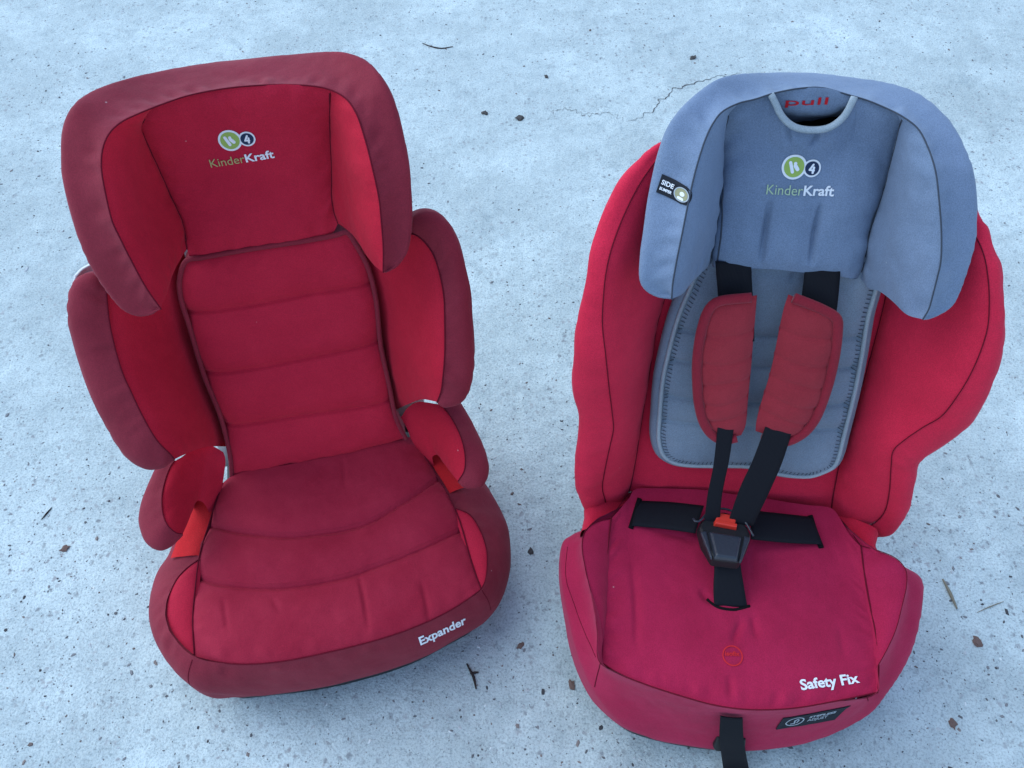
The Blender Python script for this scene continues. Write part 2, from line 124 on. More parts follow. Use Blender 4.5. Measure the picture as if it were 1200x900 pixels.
    'R_wL_inner': [(-0.0854, 0.1693, 0.5926), (-0.0948, 0.1457, 0.5469), (-0.1069, 0.1253, 0.5073), (-0.1138, 0.1044, 0.4659), (-0.1189, 0.0891, 0.4303), (-0.1207, 0.0608, 0.3637), (-0.1225, 0.0298, 0.2905), (-0.1244, 0.0006, 0.2214), (-0.1266, -0.0083, 0.2002)],
    'R_wL_top': [(-0.0854, 0.1693, 0.5926), (-0.1093, 0.1425, 0.6327), (-0.134, 0.1133, 0.6667)],
    'R_wL_bot': [(-0.1266, -0.0083, 0.2002), (-0.138, -0.0198, 0.1914), (-0.153, -0.0306, 0.1855)],
    'R_wR_outer': [(0.1254, 0.1161, 0.647), (0.1444, 0.1028, 0.6387), (0.1629, 0.0845, 0.6232), (0.173, 0.0725, 0.612), (0.1853, 0.0579, 0.5929), (0.1956, 0.0444, 0.5719), (0.2022, 0.0339, 0.5553), (0.2083, 0.0214, 0.5351), (0.2148, 0.014, 0.5132), (0.219, 0.0064, 0.4904), (0.2205, -0.0006, 0.4698), (0.2219, -0.0041, 0.4448), (0.2227, -0.0066, 0.4101), (0.2155, -0.0079, 0.3753), (0.2016, -0.0119, 0.348), (0.1961, -0.015, 0.3329), (0.2013, -0.022, 0.3052), (0.2107, -0.0303, 0.2566), (0.2134, -0.0347, 0.2187), (0.2091, -0.0371, 0.1906), (0.1958, -0.0341, 0.1769)],
    'R_wR_seam': [(0.1204, 0.1016, 0.6382), (0.1425, 0.0848, 0.6281), (0.1605, 0.0665, 0.6136), (0.1688, 0.0547, 0.6032), (0.1786, 0.0411, 0.5827), (0.1849, 0.0286, 0.5637), (0.1888, 0.0164, 0.5448), (0.1903, 0.0067, 0.523), (0.1901, -0.0032, 0.4929), (0.1876, -0.0103, 0.4644), (0.1854, -0.0117, 0.4253), (0.1764, -0.0107, 0.4019), (0.1655, -0.012, 0.3755), (0.1595, -0.0145, 0.3563), (0.1649, -0.0195, 0.3305), (0.1787, -0.0264, 0.2821), (0.1885, -0.0303, 0.2344), (0.1859, -0.0314, 0.2074), (0.1766, -0.0298, 0.1875)],
    'R_wR_inner': [(0.1107, 0.1656, 0.5835), (0.1239, 0.1368, 0.5274), (0.1297, 0.1098, 0.4742), (0.1311, 0.0829, 0.4152), (0.1314, 0.0552, 0.35), (0.1306, 0.0345, 0.3013), (0.1316, 0.0149, 0.2549), (0.1359, -0.0056, 0.2064), (0.1386, -0.0122, 0.1907)],
    'R_wR_top': [(0.1107, 0.1656, 0.5835), (0.1152, 0.137, 0.6138), (0.1204, 0.1016, 0.6382)],
    'R_wR_bot': [(0.1386, -0.0122, 0.1907), (0.1566, -0.0227, 0.1847), (0.1766, -0.0298, 0.1875)],
    'R_wR_k1': [(0.1738, -0.0006, 0.3636), (0.1893, -0.0047, 0.3535)],
    'R_wR_k2': [(0.1685, -0.0068, 0.3485), (0.1906, -0.0132, 0.333)],
    'R_c_bot': [(-0.1266, -0.0083, 0.2002), (-0.1011, -0.0074, 0.2023), (-0.0567, -0.0064, 0.2048), (-0.0007, -0.0078, 0.2015), (0.0555, -0.0097, 0.1969), (0.1006, -0.0114, 0.1928), (0.1386, -0.0122, 0.1907)],
    'R_c_top': [(-0.0854, 0.1693, 0.5926), (-0.0234, 0.1706, 0.5956), (0.0483, 0.1692, 0.5923), (0.1107, 0.1656, 0.5835)],
    'R_p_left': [(-0.0795, 0.1133, 0.5352), (-0.0888, 0.0956, 0.4994), (-0.097, 0.0819, 0.4714), (-0.101, 0.0726, 0.4522), (-0.1047, 0.0584, 0.4228), (-0.1073, 0.0428, 0.3902), (-0.1051, 0.0231, 0.3422), (-0.1016, 0.0087, 0.3072), (-0.0925, 0, 0.286), (-0.0787, -0.0036, 0.2773)],
    'R_p_bot': [(-0.0787, -0.0036, 0.2773), (-0.0625, -0.0046, 0.2749), (-0.031, -0.0041, 0.2762), (-0.0051, -0.0032, 0.2783), (0.0157, -0.003, 0.2787), (0.0375, -0.0049, 0.2743), (0.056, -0.0063, 0.2709), (0.0751, -0.0067, 0.2699), (0.0905, -0.0061, 0.2712), (0.1026, -0.0037, 0.2772)],
    'R_p_right': [(0.1069, 0.1139, 0.5366), (0.1073, 0.0945, 0.497), (0.1068, 0.0833, 0.4741), (0.1104, 0.0641, 0.4343), (0.1131, 0.046, 0.3966), (0.1146, 0.0321, 0.3642), (0.1159, 0.0171, 0.3276), (0.1166, 0.0058, 0.3003), (0.1138, 0.0002, 0.2867), (0.1026, -0.0037, 0.2772)],
    'R_p_top': [(-0.0795, 0.1133, 0.5352), (-0.0145, 0.114, 0.537), (0.0489, 0.1136, 0.536), (0.1069, 0.1139, 0.5366)],
    'R_p_g0': [(-0.1007, 0.0576, 0.4524), (0.0012, 0.057, 0.451), (0.1005, 0.0589, 0.4556)],
    'R_p_g1': [(-0.1038, 0.0426, 0.416), (0.0014, 0.0421, 0.4148), (0.1039, 0.0442, 0.4199)],
    'R_p_g2': [(-0.1034, 0.0239, 0.3705), (0.003, 0.0234, 0.3693), (0.1066, 0.0257, 0.3748)],
    'R_p_g3': [(-0.1001, 0.0109, 0.3389), (0.0051, 0.0102, 0.3371), (0.1077, 0.0122, 0.3421)],
    'R_p_v1': [(-0.026, 0.0843, 0.5173), (-0.006, 0.0397, 0.409), (0.0126, -0.0089, 0.2907)],
    'R_p_k1': [(0.0133, 0.0834, 0.515), (0.0188, 0.09, 0.531)],
    'R_p_k2': [(0.0706, 0.0809, 0.5091), (0.0887, 0.0708, 0.4844)],
    'R_s_back': [(-0.1514, -0.0615, 0.2233), (-0.1378, -0.0339, 0.2139), (-0.1239, -0.0141, 0.2067), (-0.0567, -0.0086, 0.204), (-0.001, -0.0096, 0.2025), (0.0535, -0.0146, 0.2037), (0.0963, -0.0194, 0.2055), (0.1325, -0.0221, 0.2069), (0.1458, -0.0403, 0.2117), (0.1556, -0.0747, 0.2246)],
    'R_s_left': [(-0.1514, -0.0615, 0.2233), (-0.155, -0.1118, 0.2133), (-0.156, -0.1487, 0.2081), (-0.1572, -0.1802, 0.2061), (-0.1608, -0.2346, 0.2023)],
    'R_s_right': [(0.1556, -0.0747, 0.2246), (0.1569, -0.1077, 0.218), (0.1595, -0.1375, 0.2117), (0.1626, -0.1829, 0.2077), (0.1611, -0.2153, 0.2055), (0.1561, -0.2451, 0.2033)],
    'R_s_front': [(-0.1608, -0.2346, 0.2023), (-0.1379, -0.2479, 0.2036), (-0.1067, -0.2583, 0.2046), (-0.0654, -0.2685, 0.2056), (-0.0303, -0.2752, 0.2063), (0.0057, -0.277, 0.2065), (0.0537, -0.272, 0.206), (0.1029, -0.2602, 0.2048), (0.1561, -0.2451, 0.2033)],
    'R_s_k1': [(-0.1222, -0.1085, 0.2119), (-0.1176, -0.1599, 0.217), (-0.1175, -0.2238, 0.2233)],
    'R_s_k2': [(0.0059, -0.1736, 0.2183), (-0.0044, -0.1988, 0.2208), (-0.0089, -0.2065, 0.2216)],
    'R_s_k3': [(-0.0118, -0.2401, 0.2249), (-0.0125, -0.2693, 0.2278)],
    'R_s_k4': [(0.0184, -0.1682, 0.2178), (0.0214, -0.1967, 0.2206)],
    'R_s_k5': [(0.1203, -0.1725, 0.2182), (0.1219, -0.2088, 0.2218)],
    'R_s_k6': [(-0.1024, -0.0704, 0.2081), (-0.0596, -0.0755, 0.2086), (-0.044, -0.0839, 0.2094)],
    'R_s_k7': [(-0.0423, -0.1423, 0.2152), (-0.0329, -0.1549, 0.2165), (-0.021, -0.1584, 0.2168)],
    'R_s_k8': [(0.0254, -0.0781, 0.2088), (0.0248, -0.1253, 0.2135)],
    'R_cL_out': [(-0.1514, -0.0615, 0.2233), (-0.1688, -0.0697, 0.2273), (-0.1825, -0.0834, 0.2317), (-0.1874, -0.1042, 0.236), (-0.1807, -0.1408, 0.232), (-0.171, -0.1719, 0.2231), (-0.1623, -0.2035, 0.212), (-0.1598, -0.2324, 0.202)],
    'R_cR_out': [(0.1556, -0.0747, 0.2246), (0.1753, -0.0824, 0.2299), (0.1919, -0.0935, 0.2354), (0.2018, -0.1058, 0.2327), (0.2002, -0.1254, 0.2301), (0.1922, -0.1491, 0.2268), (0.1827, -0.1757, 0.2212), (0.1711, -0.1979, 0.2157), (0.1591, -0.217, 0.2106)],
    'R_cR_in': [(0.1556, -0.0747, 0.2246), (0.1578, -0.1066, 0.2157), (0.1605, -0.1365, 0.2091), (0.1617, -0.1837, 0.21), (0.1591, -0.217, 0.2106)],
    'R_bd_in': [(-0.1302, -0.0336, 0.2145), (-0.1514, -0.051, 0.2213), (-0.1689, -0.0647, 0.2269), (-0.1826, -0.0841, 0.2331), (-0.1873, -0.1036, 0.2348), (-0.1807, -0.1412, 0.233), (-0.1715, -0.1749, 0.231), (-0.1652, -0.2085, 0.2258), (-0.1619, -0.2396, 0.2183), (-0.1386, -0.2501, 0.2108), (-0.1067, -0.2583, 0.2046), (-0.0654, -0.2685, 0.2056), (-0.0303, -0.2752, 0.2063), (0.0057, -0.277, 0.2065), (0.0537, -0.272, 0.206), (0.1029, -0.2602, 0.2048), (0.1539, -0.2468, 0.2089), (0.1589, -0.2172, 0.2111), (0.1723, -0.1969, 0.2129), (0.1849, -0.1737, 0.2159), (0.1943, -0.1472, 0.2221), (0.2015, -0.1242, 0.2272), (0.2034, -0.1042, 0.2292), (0.1938, -0.0914, 0.231), (0.1735, -0.0845, 0.2343), (0.1546, -0.061, 0.2245), (0.14, -0.0363, 0.2147)],
    'R_bd_out': [(-0.144, -0.0117, 0.1822), (-0.1663, -0.0388, 0.1848), (-0.1771, -0.0553, 0.1865), (-0.1934, -0.0656, 0.1875), (-0.2074, -0.0769, 0.1886), (-0.2108, -0.0983, 0.1907), (-0.207, -0.1356, 0.193), (-0.1972, -0.1694, 0.1766), (-0.1841, -0.2078, 0.1573), (-0.1681, -0.2367, 0.1362), (-0.1563, -0.2498, 0.1238), (-0.1218, -0.2734, 0.0954), (-0.076, -0.2843, 0.0666), (-0.0428, -0.2881, 0.0588), (-0.0035, -0.29, 0.059), (0.037, -0.2886, 0.0589), (0.0857, -0.2804, 0.0581), (0.128, -0.268, 0.0637), (0.1644, -0.2519, 0.0731), (0.1909, -0.2349, 0.0965), (0.2045, -0.2165, 0.1172), (0.2184, -0.1933, 0.1415), (0.2284, -0.1698, 0.1596), (0.2341, -0.1412, 0.1803), (0.2381, -0.1127, 0.1922), (0.2396, -0.0928, 0.1902), (0.219, -0.0766, 0.1886), (0.1977, -0.0663, 0.1876), (0.1867, -0.0398, 0.185)],
    'R_b_k': [(-0.2093, -0.0931, 0.2003), (-0.2016, -0.1351, 0.1927), (-0.1866, -0.1817, 0.1831), (-0.1608, -0.2213, 0.1728)],
    'R_qL_o': [(-0.0674, 0.0471, 0.519), (-0.0742, 0.0443, 0.5121), (-0.0788, 0.0352, 0.49), (-0.0784, 0.0198, 0.4526), (-0.0737, 0.0073, 0.4221), (-0.068, -0.0026, 0.3981), (-0.0586, -0.0122, 0.3748), (-0.0464, -0.0183, 0.36), (-0.0337, -0.0206, 0.3542)],
    'R_qL_i': [(-0.0274, 0.0504, 0.527), (-0.0249, 0.0413, 0.5048), (-0.0211, 0.0276, 0.4714), (-0.0182, 0.0174, 0.4466), (-0.014, 0.0004, 0.4053), (-0.0108, -0.013, 0.3729), (-0.0133, -0.0181, 0.3604)],
    'R_qR_i': [(0.0044, 0.0516, 0.5298), (0.003, 0.0459, 0.516), (0.0031, 0.0354, 0.4905), (0.0038, 0.0159, 0.4431), (0.001, -0.0014, 0.401), (0.0005, -0.0103, 0.3793), (0.0019, -0.0153, 0.3672)],
    'R_qR_o': [(0.0413, 0.0465, 0.5174), (0.0584, 0.0427, 0.5083), (0.0628, 0.037, 0.4944), (0.0671, 0.0239, 0.4625), (0.0678, 0.0072, 0.4218), (0.0631, -0.0075, 0.3862), (0.0529, -0.0151, 0.3678), (0.0359, -0.0193, 0.3574)],
    'R_x1_l': [(-0.0718, 0.0923, 0.5367), (-0.0676, 0.0785, 0.5201), (-0.0627, 0.0612, 0.4989), (-0.0575, 0.0377, 0.4697)],
    'R_x1_r': [(-0.0346, 0.0932, 0.5389), (-0.0311, 0.0794, 0.5222), (-0.0259, 0.0621, 0.5011), (-0.0204, 0.0387, 0.4722)],
    'R_x2_l': [(0.022, 0.0938, 0.5403), (0.0227, 0.0782, 0.5216), (0.0229, 0.0606, 0.5003), (0.021, 0.0398, 0.4749)],
    'R_x2_r': [(0.0582, 0.0939, 0.5406), (0.0603, 0.0765, 0.52), (0.061, 0.0577, 0.4975), (0.0585, 0.0408, 0.4774)],
    'R_x3_l': [(-0.0431, -0.0084, 0.3708), (-0.0413, -0.0346, 0.3279), (-0.0429, -0.0557, 0.2929), (-0.0417, -0.0766, 0.2577)],
    'R_x3_r': [(-0.0248, -0.0079, 0.3722), (-0.0244, -0.031, 0.334), (-0.026, -0.0549, 0.2941), (-0.0231, -0.0769, 0.2568)],
    'R_x4_l': [(0.0105, -0.0068, 0.3748), (0.0027, -0.0302, 0.3365), (-0.006, -0.0485, 0.3065), (-0.0138, -0.0745, 0.2627)],
    'R_x4_r': [(0.0411, -0.0081, 0.3716), (0.0369, -0.0285, 0.3381), (0.0286, -0.0497, 0.3032), (0.0162, -0.0755, 0.2604)],
    'R_y1_t': [(-0.1151, -0.0295, 0.2161), (-0.0723, -0.0353, 0.2291), (-0.0371, -0.0432, 0.2406)],
    'R_y1_b': [(-0.125, -0.0662, 0.2177), (-0.0839, -0.0731, 0.2291), (-0.049, -0.0809, 0.2393)],
    'R_y2_t': [(0.0188, -0.0447, 0.2407), (0.0608, -0.0407, 0.23), (0.1011, -0.0372, 0.2199)],
    'R_y2_b': [(0.0182, -0.0836, 0.2395), (0.062, -0.0804, 0.2305), (0.1101, -0.0743, 0.2205)],
    'R_z1_l': [(-0.031, -0.1078, 0.252), (-0.0291, -0.1254, 0.2425), (-0.0284, -0.1461, 0.2275), (-0.0257, -0.1638, 0.2133)],
    'R_z1_r': [(-0.0004, -0.1052, 0.2517), (0.0024, -0.1228, 0.2425), (0.0081, -0.1432, 0.2278), (0.0139, -0.1616, 0.2131)],
    'R_slot': [(-0.0338, -0.1537, 0.2103), (-0.0243, -0.164, 0.2113), (-0.0043, -0.1667, 0.2116), (0.0166, -0.1595, 0.2109)],
    'R_slot2': [(-0.1146, -0.0216, 0.2032), (-0.1193, -0.0402, 0.2051), (-0.1239, -0.0635, 0.2074)],
    'R_slot3': [(0.1058, -0.0263, 0.2037), (0.1104, -0.0462, 0.2057), (0.1152, -0.0705, 0.2081)],
    'R_bk': [(-0.0187, -0.0942, 0.2607), (0.0135, -0.0961, 0.2609), (-0.0171, -0.0606, 0.2574)],
    'R_v_l': [(-0.0168, -0.2772, 0.17), (-0.0108, -0.2893, 0.1302), (0.0008, -0.2968, 0.0788), (0.0159, -0.306, 0.0152), (0.0193, -0.3344, 0.006)],
    'R_v_r': [(0.0088, -0.277, 0.17), (0.0169, -0.2877, 0.1331), (0.0304, -0.2951, 0.0822), (0.0484, -0.3037, 0.0168), (0.0529, -0.3316, 0.006)],
    'R_adj': [(0.0123, -0.2817, 0.0783), (0.0334, -0.281, 0.0782), (0.0132, -0.2713, 0.0773)],
    'R_t_name': [(0.0685, -0.251, 0.2159), (0.1365, -0.2365, 0.2145), (0.0691, -0.2402, 0.2149)],
    'R_t_brand': [(-0.0316, 0.1207, 0.6058), (0.0352, 0.1215, 0.6076), (-0.0334, 0.1244, 0.6148)],
    'R_t_logo': [(-0.0083, 0.1314, 0.6319), (0.0096, 0.1311, 0.6311), (-0.0101, 0.1348, 0.6401)],
    'R_badge': [(-0.008, -0.2207, 0.2149), (0.0037, -0.2202, 0.2149), (-0.007, -0.2088, 0.2138)],
    'R_tag': [(-0.1496, 0.0546, 0.6554), (-0.1277, 0.0526, 0.6504), (-0.1461, 0.0609, 0.6706)],
    'R_lab': [(0.0664, -0.287, 0.1391), (0.1052, -0.2798, 0.1384), (0.0775, -0.2632, 0.1368)],
    'G_twig_cross_a': [(-0.0667, 0.3669, 0), (-0.0617, 0.3574, 0), (-0.0568, 0.348, 0), (-0.0529, 0.3317, 0)],
    'G_twig_cross_b': [(-0.0616, 0.3527, 0), (-0.0569, 0.3538, 0), (-0.0498, 0.3549, 0)],
    'G_twig_curved': [(-0.209, 1.853, 0), (-0.1878, 1.839, 0), (-0.1629, 1.831, 0), (-0.1345, 1.838, 0)],
    'G_blade': [(0.6352, 0.4854, 0), (0.6393, 0.4656, 0), (0.6426, 0.4397, 0)],
    'G_twig_thin': [(0.6706, 0.4344, 0), (0.6892, 0.4419, 0), (0.7145, 0.4507, 0)],
    'G_needle': [(-0.734, 0.5955, 0), (-0.7292, 0.6058, 0), (-0.7243, 0.6161, 0)],
    'G_clods': [(0.022, 1.566, 0), (0.4342, 1.785, 0), (0.0851, 1.717, 0), (-0.0558, 1.585, 0), (0.6806, 0.8288, 0), (-0.6836, 0.5464, 0), (0.657, 0.3921, 0), (0.079, 0.3364, 0), (0.5882, 0.2817, 0), (0.0263, 0.5358, 0), (0.009, 0.3915, 0)],
    'G_crack': [(0.2589, 1.551, 0), (0.2885, 1.565, 0), (0.3132, 1.586, 0), (0.3354, 1.616, 0), (0.3646, 1.653, 0), (0.3967, 1.677, 0), (0.4281, 1.693, 0), (0.4632, 1.706, 0), (0.5001, 1.715, 0), (0.5406, 1.721, 0)],
    'G_crack2': [(0.0803, 1.556, 0), (0.1197, 1.598, 0), (0.1757, 1.576, 0), (0.2235, 1.581, 0), (0.2589, 1.551, 0)],
    'G_corners': [(-1.297, 2.058, 0), (1.3, 2.019, 0), (0.6647, 0.2257, 0), (-0.6768, 0.2362, 0)],
    'R_nL_a': [(-0.1073, 0.0064, 0.1804), (-0.1242, -0.026, 0.1885), (-0.1381, -0.0596, 0.197)],
    'R_nL_b': [(-0.1789, -0.0375, 0.2048), (-0.1798, -0.0566, 0.2112), (-0.184, -0.0799, 0.2191)],
    'R_nR_a': [(0.1249, -0.0023, 0.1812), (0.1402, -0.036, 0.1894), (0.154, -0.0722, 0.1982)],
    'R_nR_b': [(0.1859, -0.0423, 0.2053), (0.1761, -0.0679, 0.2131), (0.1779, -0.0878, 0.2199)],
    'L_bs1': [(-0.1832, -0.2481, 0.1428), (-0.1913, -0.2564, 0.1157), (-0.1959, -0.264, 0.0931)],
    'L_bs2': [(0.1826, -0.2334, 0.1426), (0.1877, -0.2384, 0.1164), (0.1919, -0.2434, 0.0928)],
    'R_bs1': [(-0.1607, -0.2356, 0.2024), (-0.1605, -0.238, 0.1603), (-0.1587, -0.2409, 0.1245)],
    'R_bs2': [(0.1561, -0.2451, 0.2033), (0.17, -0.242, 0.1639), (0.1828, -0.2396, 0.1244)],
}
CV = {k: np.array(v, float) for k, v in CURVES.items()}

# ------------------------------------------------------------------ materials
def new_mat(name):
    m = bpy.data.materials.new(name); m.use_nodes = True
    return m, m.node_tree.nodes, m.node_tree.links, m.node_tree.nodes['Principled BSDF']

def fabric(name, col, col2, sheen=0.25, sheen_tint=(1, .85, .9), rough=0.85, mottle=14.0, bump=0.35):
    """matt woven cloth: two close tones mottled by wear, a fine weave and a soft crumple"""
    m, n, l, b = new_mat(name)
    tc = n.new('ShaderNodeTexCoord')
    n1 = n.new('ShaderNodeTexNoise'); n1.inputs['Scale'].default_value = mottle; n1.inputs['Detail'].default_value = 6; n1.inputs['Roughness'].default_value = .65
    l.new(tc.outputs['Object'], n1.inputs['Vector'])
    rp = n.new('ShaderNodeValToRGB'); rp.color_ramp.elements[0].position = .35; rp.color_ramp.elements[1].position = .75
    rp.color_ramp.elements[0].color = (*col, 1); rp.color_ramp.elements[1].color = (*col2, 1)
    l.new(n1.outputs['Fac'], rp.inputs[0])
    # fine thread speckle
    n2 = n.new('ShaderNodeTexNoise'); n2.inputs['Scale'].default_value = 900; n2.inputs['Detail'].default_value = 2
    l.new(tc.outputs['Object'], n2.inputs['Vector'])
    mx = n.new('ShaderNodeMix'); mx.data_type = 'RGBA'; mx.blend_type = 'MULTIPLY'; mx.inputs[0].default_value = .6
    mr = n.new('ShaderNodeMapRange'); mr.inputs[1].default_value = .3; mr.inputs[2].default_value = .7; mr.inputs[3].default_value = .65; mr.inputs[4].default_value = 1.15
    l.new(n2.outputs['Fac'], mr.inputs[0]); l.new(rp.outputs[0], mx.inputs[6]); l.new(mr.outputs[0], mx.inputs[7])
    # sparse lint and dust specks
    vo = n.new('ShaderNodeTexVoronoi'); vo.inputs['Scale'].default_value = 55
    l.new(tc.outputs['Object'], vo.inputs['Vector'])
    sp = n.new('ShaderNodeSeparateColor'); l.new(vo.outputs['Color'], sp.inputs[0])
    m1 = n.new('ShaderNodeMath'); m1.operation = 'LESS_THAN'; m1.inputs[1].default_value = .055; l.new(vo.outputs['Distance'], m1.inputs[0])
    m2 = n.new('ShaderNodeMath'); m2.operation = 'GREATER_THAN'; m2.inputs[1].default_value = .955; l.new(sp.outputs[0], m2.inputs[0])
    m3 = n.new('ShaderNodeMath'); m3.operation = 'MULTIPLY'; l.new(m1.outputs[0], m3.inputs[0]); l.new(m2.outputs[0], m3.inputs[1])
    m4 = n.new('ShaderNodeMath'); m4.operation = 'MULTIPLY'; m4.inputs[1].default_value = .28; l.new(m3.outputs[0], m4.inputs[0])
    lm = n.new('ShaderNodeMix'); lm.data_type = 'RGBA'; lm.inputs[7].default_value = (.6, .58, .56, 1)
    l.new(m4.outputs[0], lm.inputs[0]); l.new(mx.outputs[2], lm.inputs[6])
    l.new(lm.outputs[2], b.inputs['Base Color'])
    b.inputs['Roughness'].default_value = rough
    b.inputs['Specular IOR Level'].default_value = .25
    b.inputs['Sheen Weight'].default_value = sheen; b.inputs['Sheen Roughness'].default_value = .5
    b.inputs['Sheen Tint'].default_value = (*sheen_tint, 1)
    n3 = n.new('ShaderNodeTexNoise'); n3.inputs['Scale'].default_value = 55; n3.inputs['Detail'].default_value = 4
    l.new(tc.outputs['Object'], n3.inputs['Vector'])
    bp = n.new('ShaderNodeBump'); bp.inputs['Strength'].default_value = bump; bp.inputs['Distance'].default_value = .003
    l.new(n3.outputs['Fac'], bp.inputs['Height'])
    bp2 = n.new('ShaderNodeBump'); bp2.inputs['Strength'].default_value = .25; bp2.inputs['Distance'].default_value = .0006
    rd = n.new('ShaderNodeTexNoise'); rd.noise_type = 'RIDGED_MULTIFRACTAL'; rd.inputs['Scale'].default_value = 9; rd.inputs['Detail'].default_value = 3; rd.inputs['Distortion'].default_value = .6
    l.new(tc.outputs['Object'], rd.inputs['Vector'])
    bp3 = n.new('ShaderNodeBump'); bp3.inputs['Strength'].default_value = .10; bp3.inputs['Distance'].default_value = .004
    l.new(rd.outputs['Fac'], bp3.inputs['Height']); l.new(bp.outputs[0], bp3.inputs['Normal'])
    l.new(n2.outputs['Fac'], bp2.inputs['Height']); l.new(bp3.outputs[0], bp2.inputs['Normal'])
    l.new(bp2.outputs[0], b.inputs['Normal'])
    return m

def plain(name, col, rough=.5, spec=.4, bump=0, bscale=200):
    m, n, l, b = new_mat(name)
    b.inputs['Base Color'].default_value = (*col, 1); b.inputs['Roughness'].default_value = rough
    b.inputs['Specular IOR Level'].default_value = spec
    if bump:
        tc = n.new('ShaderNodeTexCoord'); t = n.new('ShaderNodeTexNoise'); t.inputs['Scale'].default_value = bscale
        l.new(tc.outputs['Object'], t.inputs['Vector'])
        bp = n.new('ShaderNodeBump'); bp.inputs['Strength'].default_value = bump; bp.inputs['Distance'].default_value = .001
        l.new(t.outputs['Fac'], bp.inputs['Height']); l.new(bp.outputs[0], b.inputs['Normal'])
    return m

def webbing(name, col):
    m, n, l, b = new_mat(name)
    tc = n.new('ShaderNodeTexCoord')
    w = n.new('ShaderNodeTexWave'); w.inputs['Scale'].default_value = 220; w.inputs['Distortion'].default_value = .6
    l.new(tc.outputs['Object'], w.inputs['Vector'])
    rp = n.new('ShaderNodeValToRGB'); rp.color_ramp.elements[0].color = (*[c*.7 for c in col], 1); rp.color_ramp.elements[1].color = (*[c*1.3 for c in col], 1)
    l.new(w.outputs['Fac'], rp.inputs[0]); l.new(rp.outputs[0], b.inputs['Base Color'])
    bp = n.new('ShaderNodeBump'); bp.inputs['Strength'].default_value = .3; bp.inputs['Distance'].default_value = .0006
    l.new(w.outputs['Fac'], bp.inputs['Height']); l.new(bp.outputs[0], b.inputs['Normal'])
    b.inputs['Roughness'].default_value = .8; b.inputs['Specular IOR Level'].default_value = .2
    return m

MT = dict(
    red=fabric('red_cloth', (.45, .006, .027), (.53, .011, .036), .05, (1, .5, .6)),
    cushion=fabric('cushion_red_cloth', (.44, .008, .033), (.51, .013, .041), .05, (1, .6, .7)),
    seatred=fabric('worn_seat_red_cloth', (.30, .007, .029), (.37, .016, .043), .06, (1, .7, .8)),
    band=fabric('maroon_border_cloth', (.20, .013, .028), (.25, .020, .038), .06, (1, .75, .85)),
    strapred=fabric('bright_red_cloth', (.55, .008, .014), (.62, .014, .020), .05),
    cherry=fabric('cherry_red_cloth', (.54, .011, .043), (.64, .017, .055), .08, (1, .5, .65)),
    cherryseat=fabric('cherry_seat_cloth', (.34, .006, .044), (.42, .011, .060), .09, (1, .6, .8)),
    grey=fabric('blue_grey_cloth', (.140, .190, .280), (.182, .238, .345), .10, (.9, .95, 1)),
    greypad=fabric('grey_insert_cloth', (.165, .212, .272), (.212, .262, .328), .10, (.9, .95, 1)),
    greylite=fabric('pale_grey_binding', (.27, .32, .36), (.33, .38, .42), .2, (.9, .95, 1)),
    padred=fabric('dusky_red_pad_cloth', (.27, .016, .027), (.33, .025, .038), .12, (1, .7, .8)),
    padbind=fabric('red_binding_tape', (.22, .007, .020), (.27, .012, .028), .15),
    threadR=plain('maroon_thread', (.12, .006, .017), .9, .1),
    threadG=plain('slate_thread', (.05, .06, .08), .9, .1),
    web=webbing('black_webbing', (.0055, .0062, .010)),
    black=plain('black_plastic', (.007, .008, .010), .45, .4, .2),
    gapblack=plain('gap_black', (.006, .006, .007), .95, .1),  # near-black painted in for the dark inside gaps, recess and slots
    charcoal=plain('charcoal_plastic', (.022, .028, .040), .38, .5, .25, 300),
    white=plain('white_plastic', (.72, .74, .74), .45, .4),
    button=plain('red_button_plastic', (.65, .035, .02), .35, .5),
    embw=plain('white_embroidery', (.75, .76, .80), .8, .2, .4, 900),
    embo=plain('olive_embroidery', (.42, .38, .16), .8, .2, .4, 900),
    embg=plain('green_embroidery', (.30, .42, .10), .8, .2, .4, 900),
    embgw=plain('pale_green_embroidery', (.40, .52, .34), .8, .2, .4, 900),
    embn=plain('navy_embroidery', (.02, .035, .08), .8, .2, .4, 900),
    embr=plain('red_embroidery', (.42, .010, .018), .8, .2, .4, 900),
    orange=plain('orange_red_print', (.55, .018, .025), .7, .2),
    tagblack=plain('black_woven_label', (.010, .013, .020), .7, .2),
    olive=plain('olive_print', (.30, .29, .17), .7, .2),
    labgrey=plain('grey_print', (.38, .42, .46), .7, .2),
)

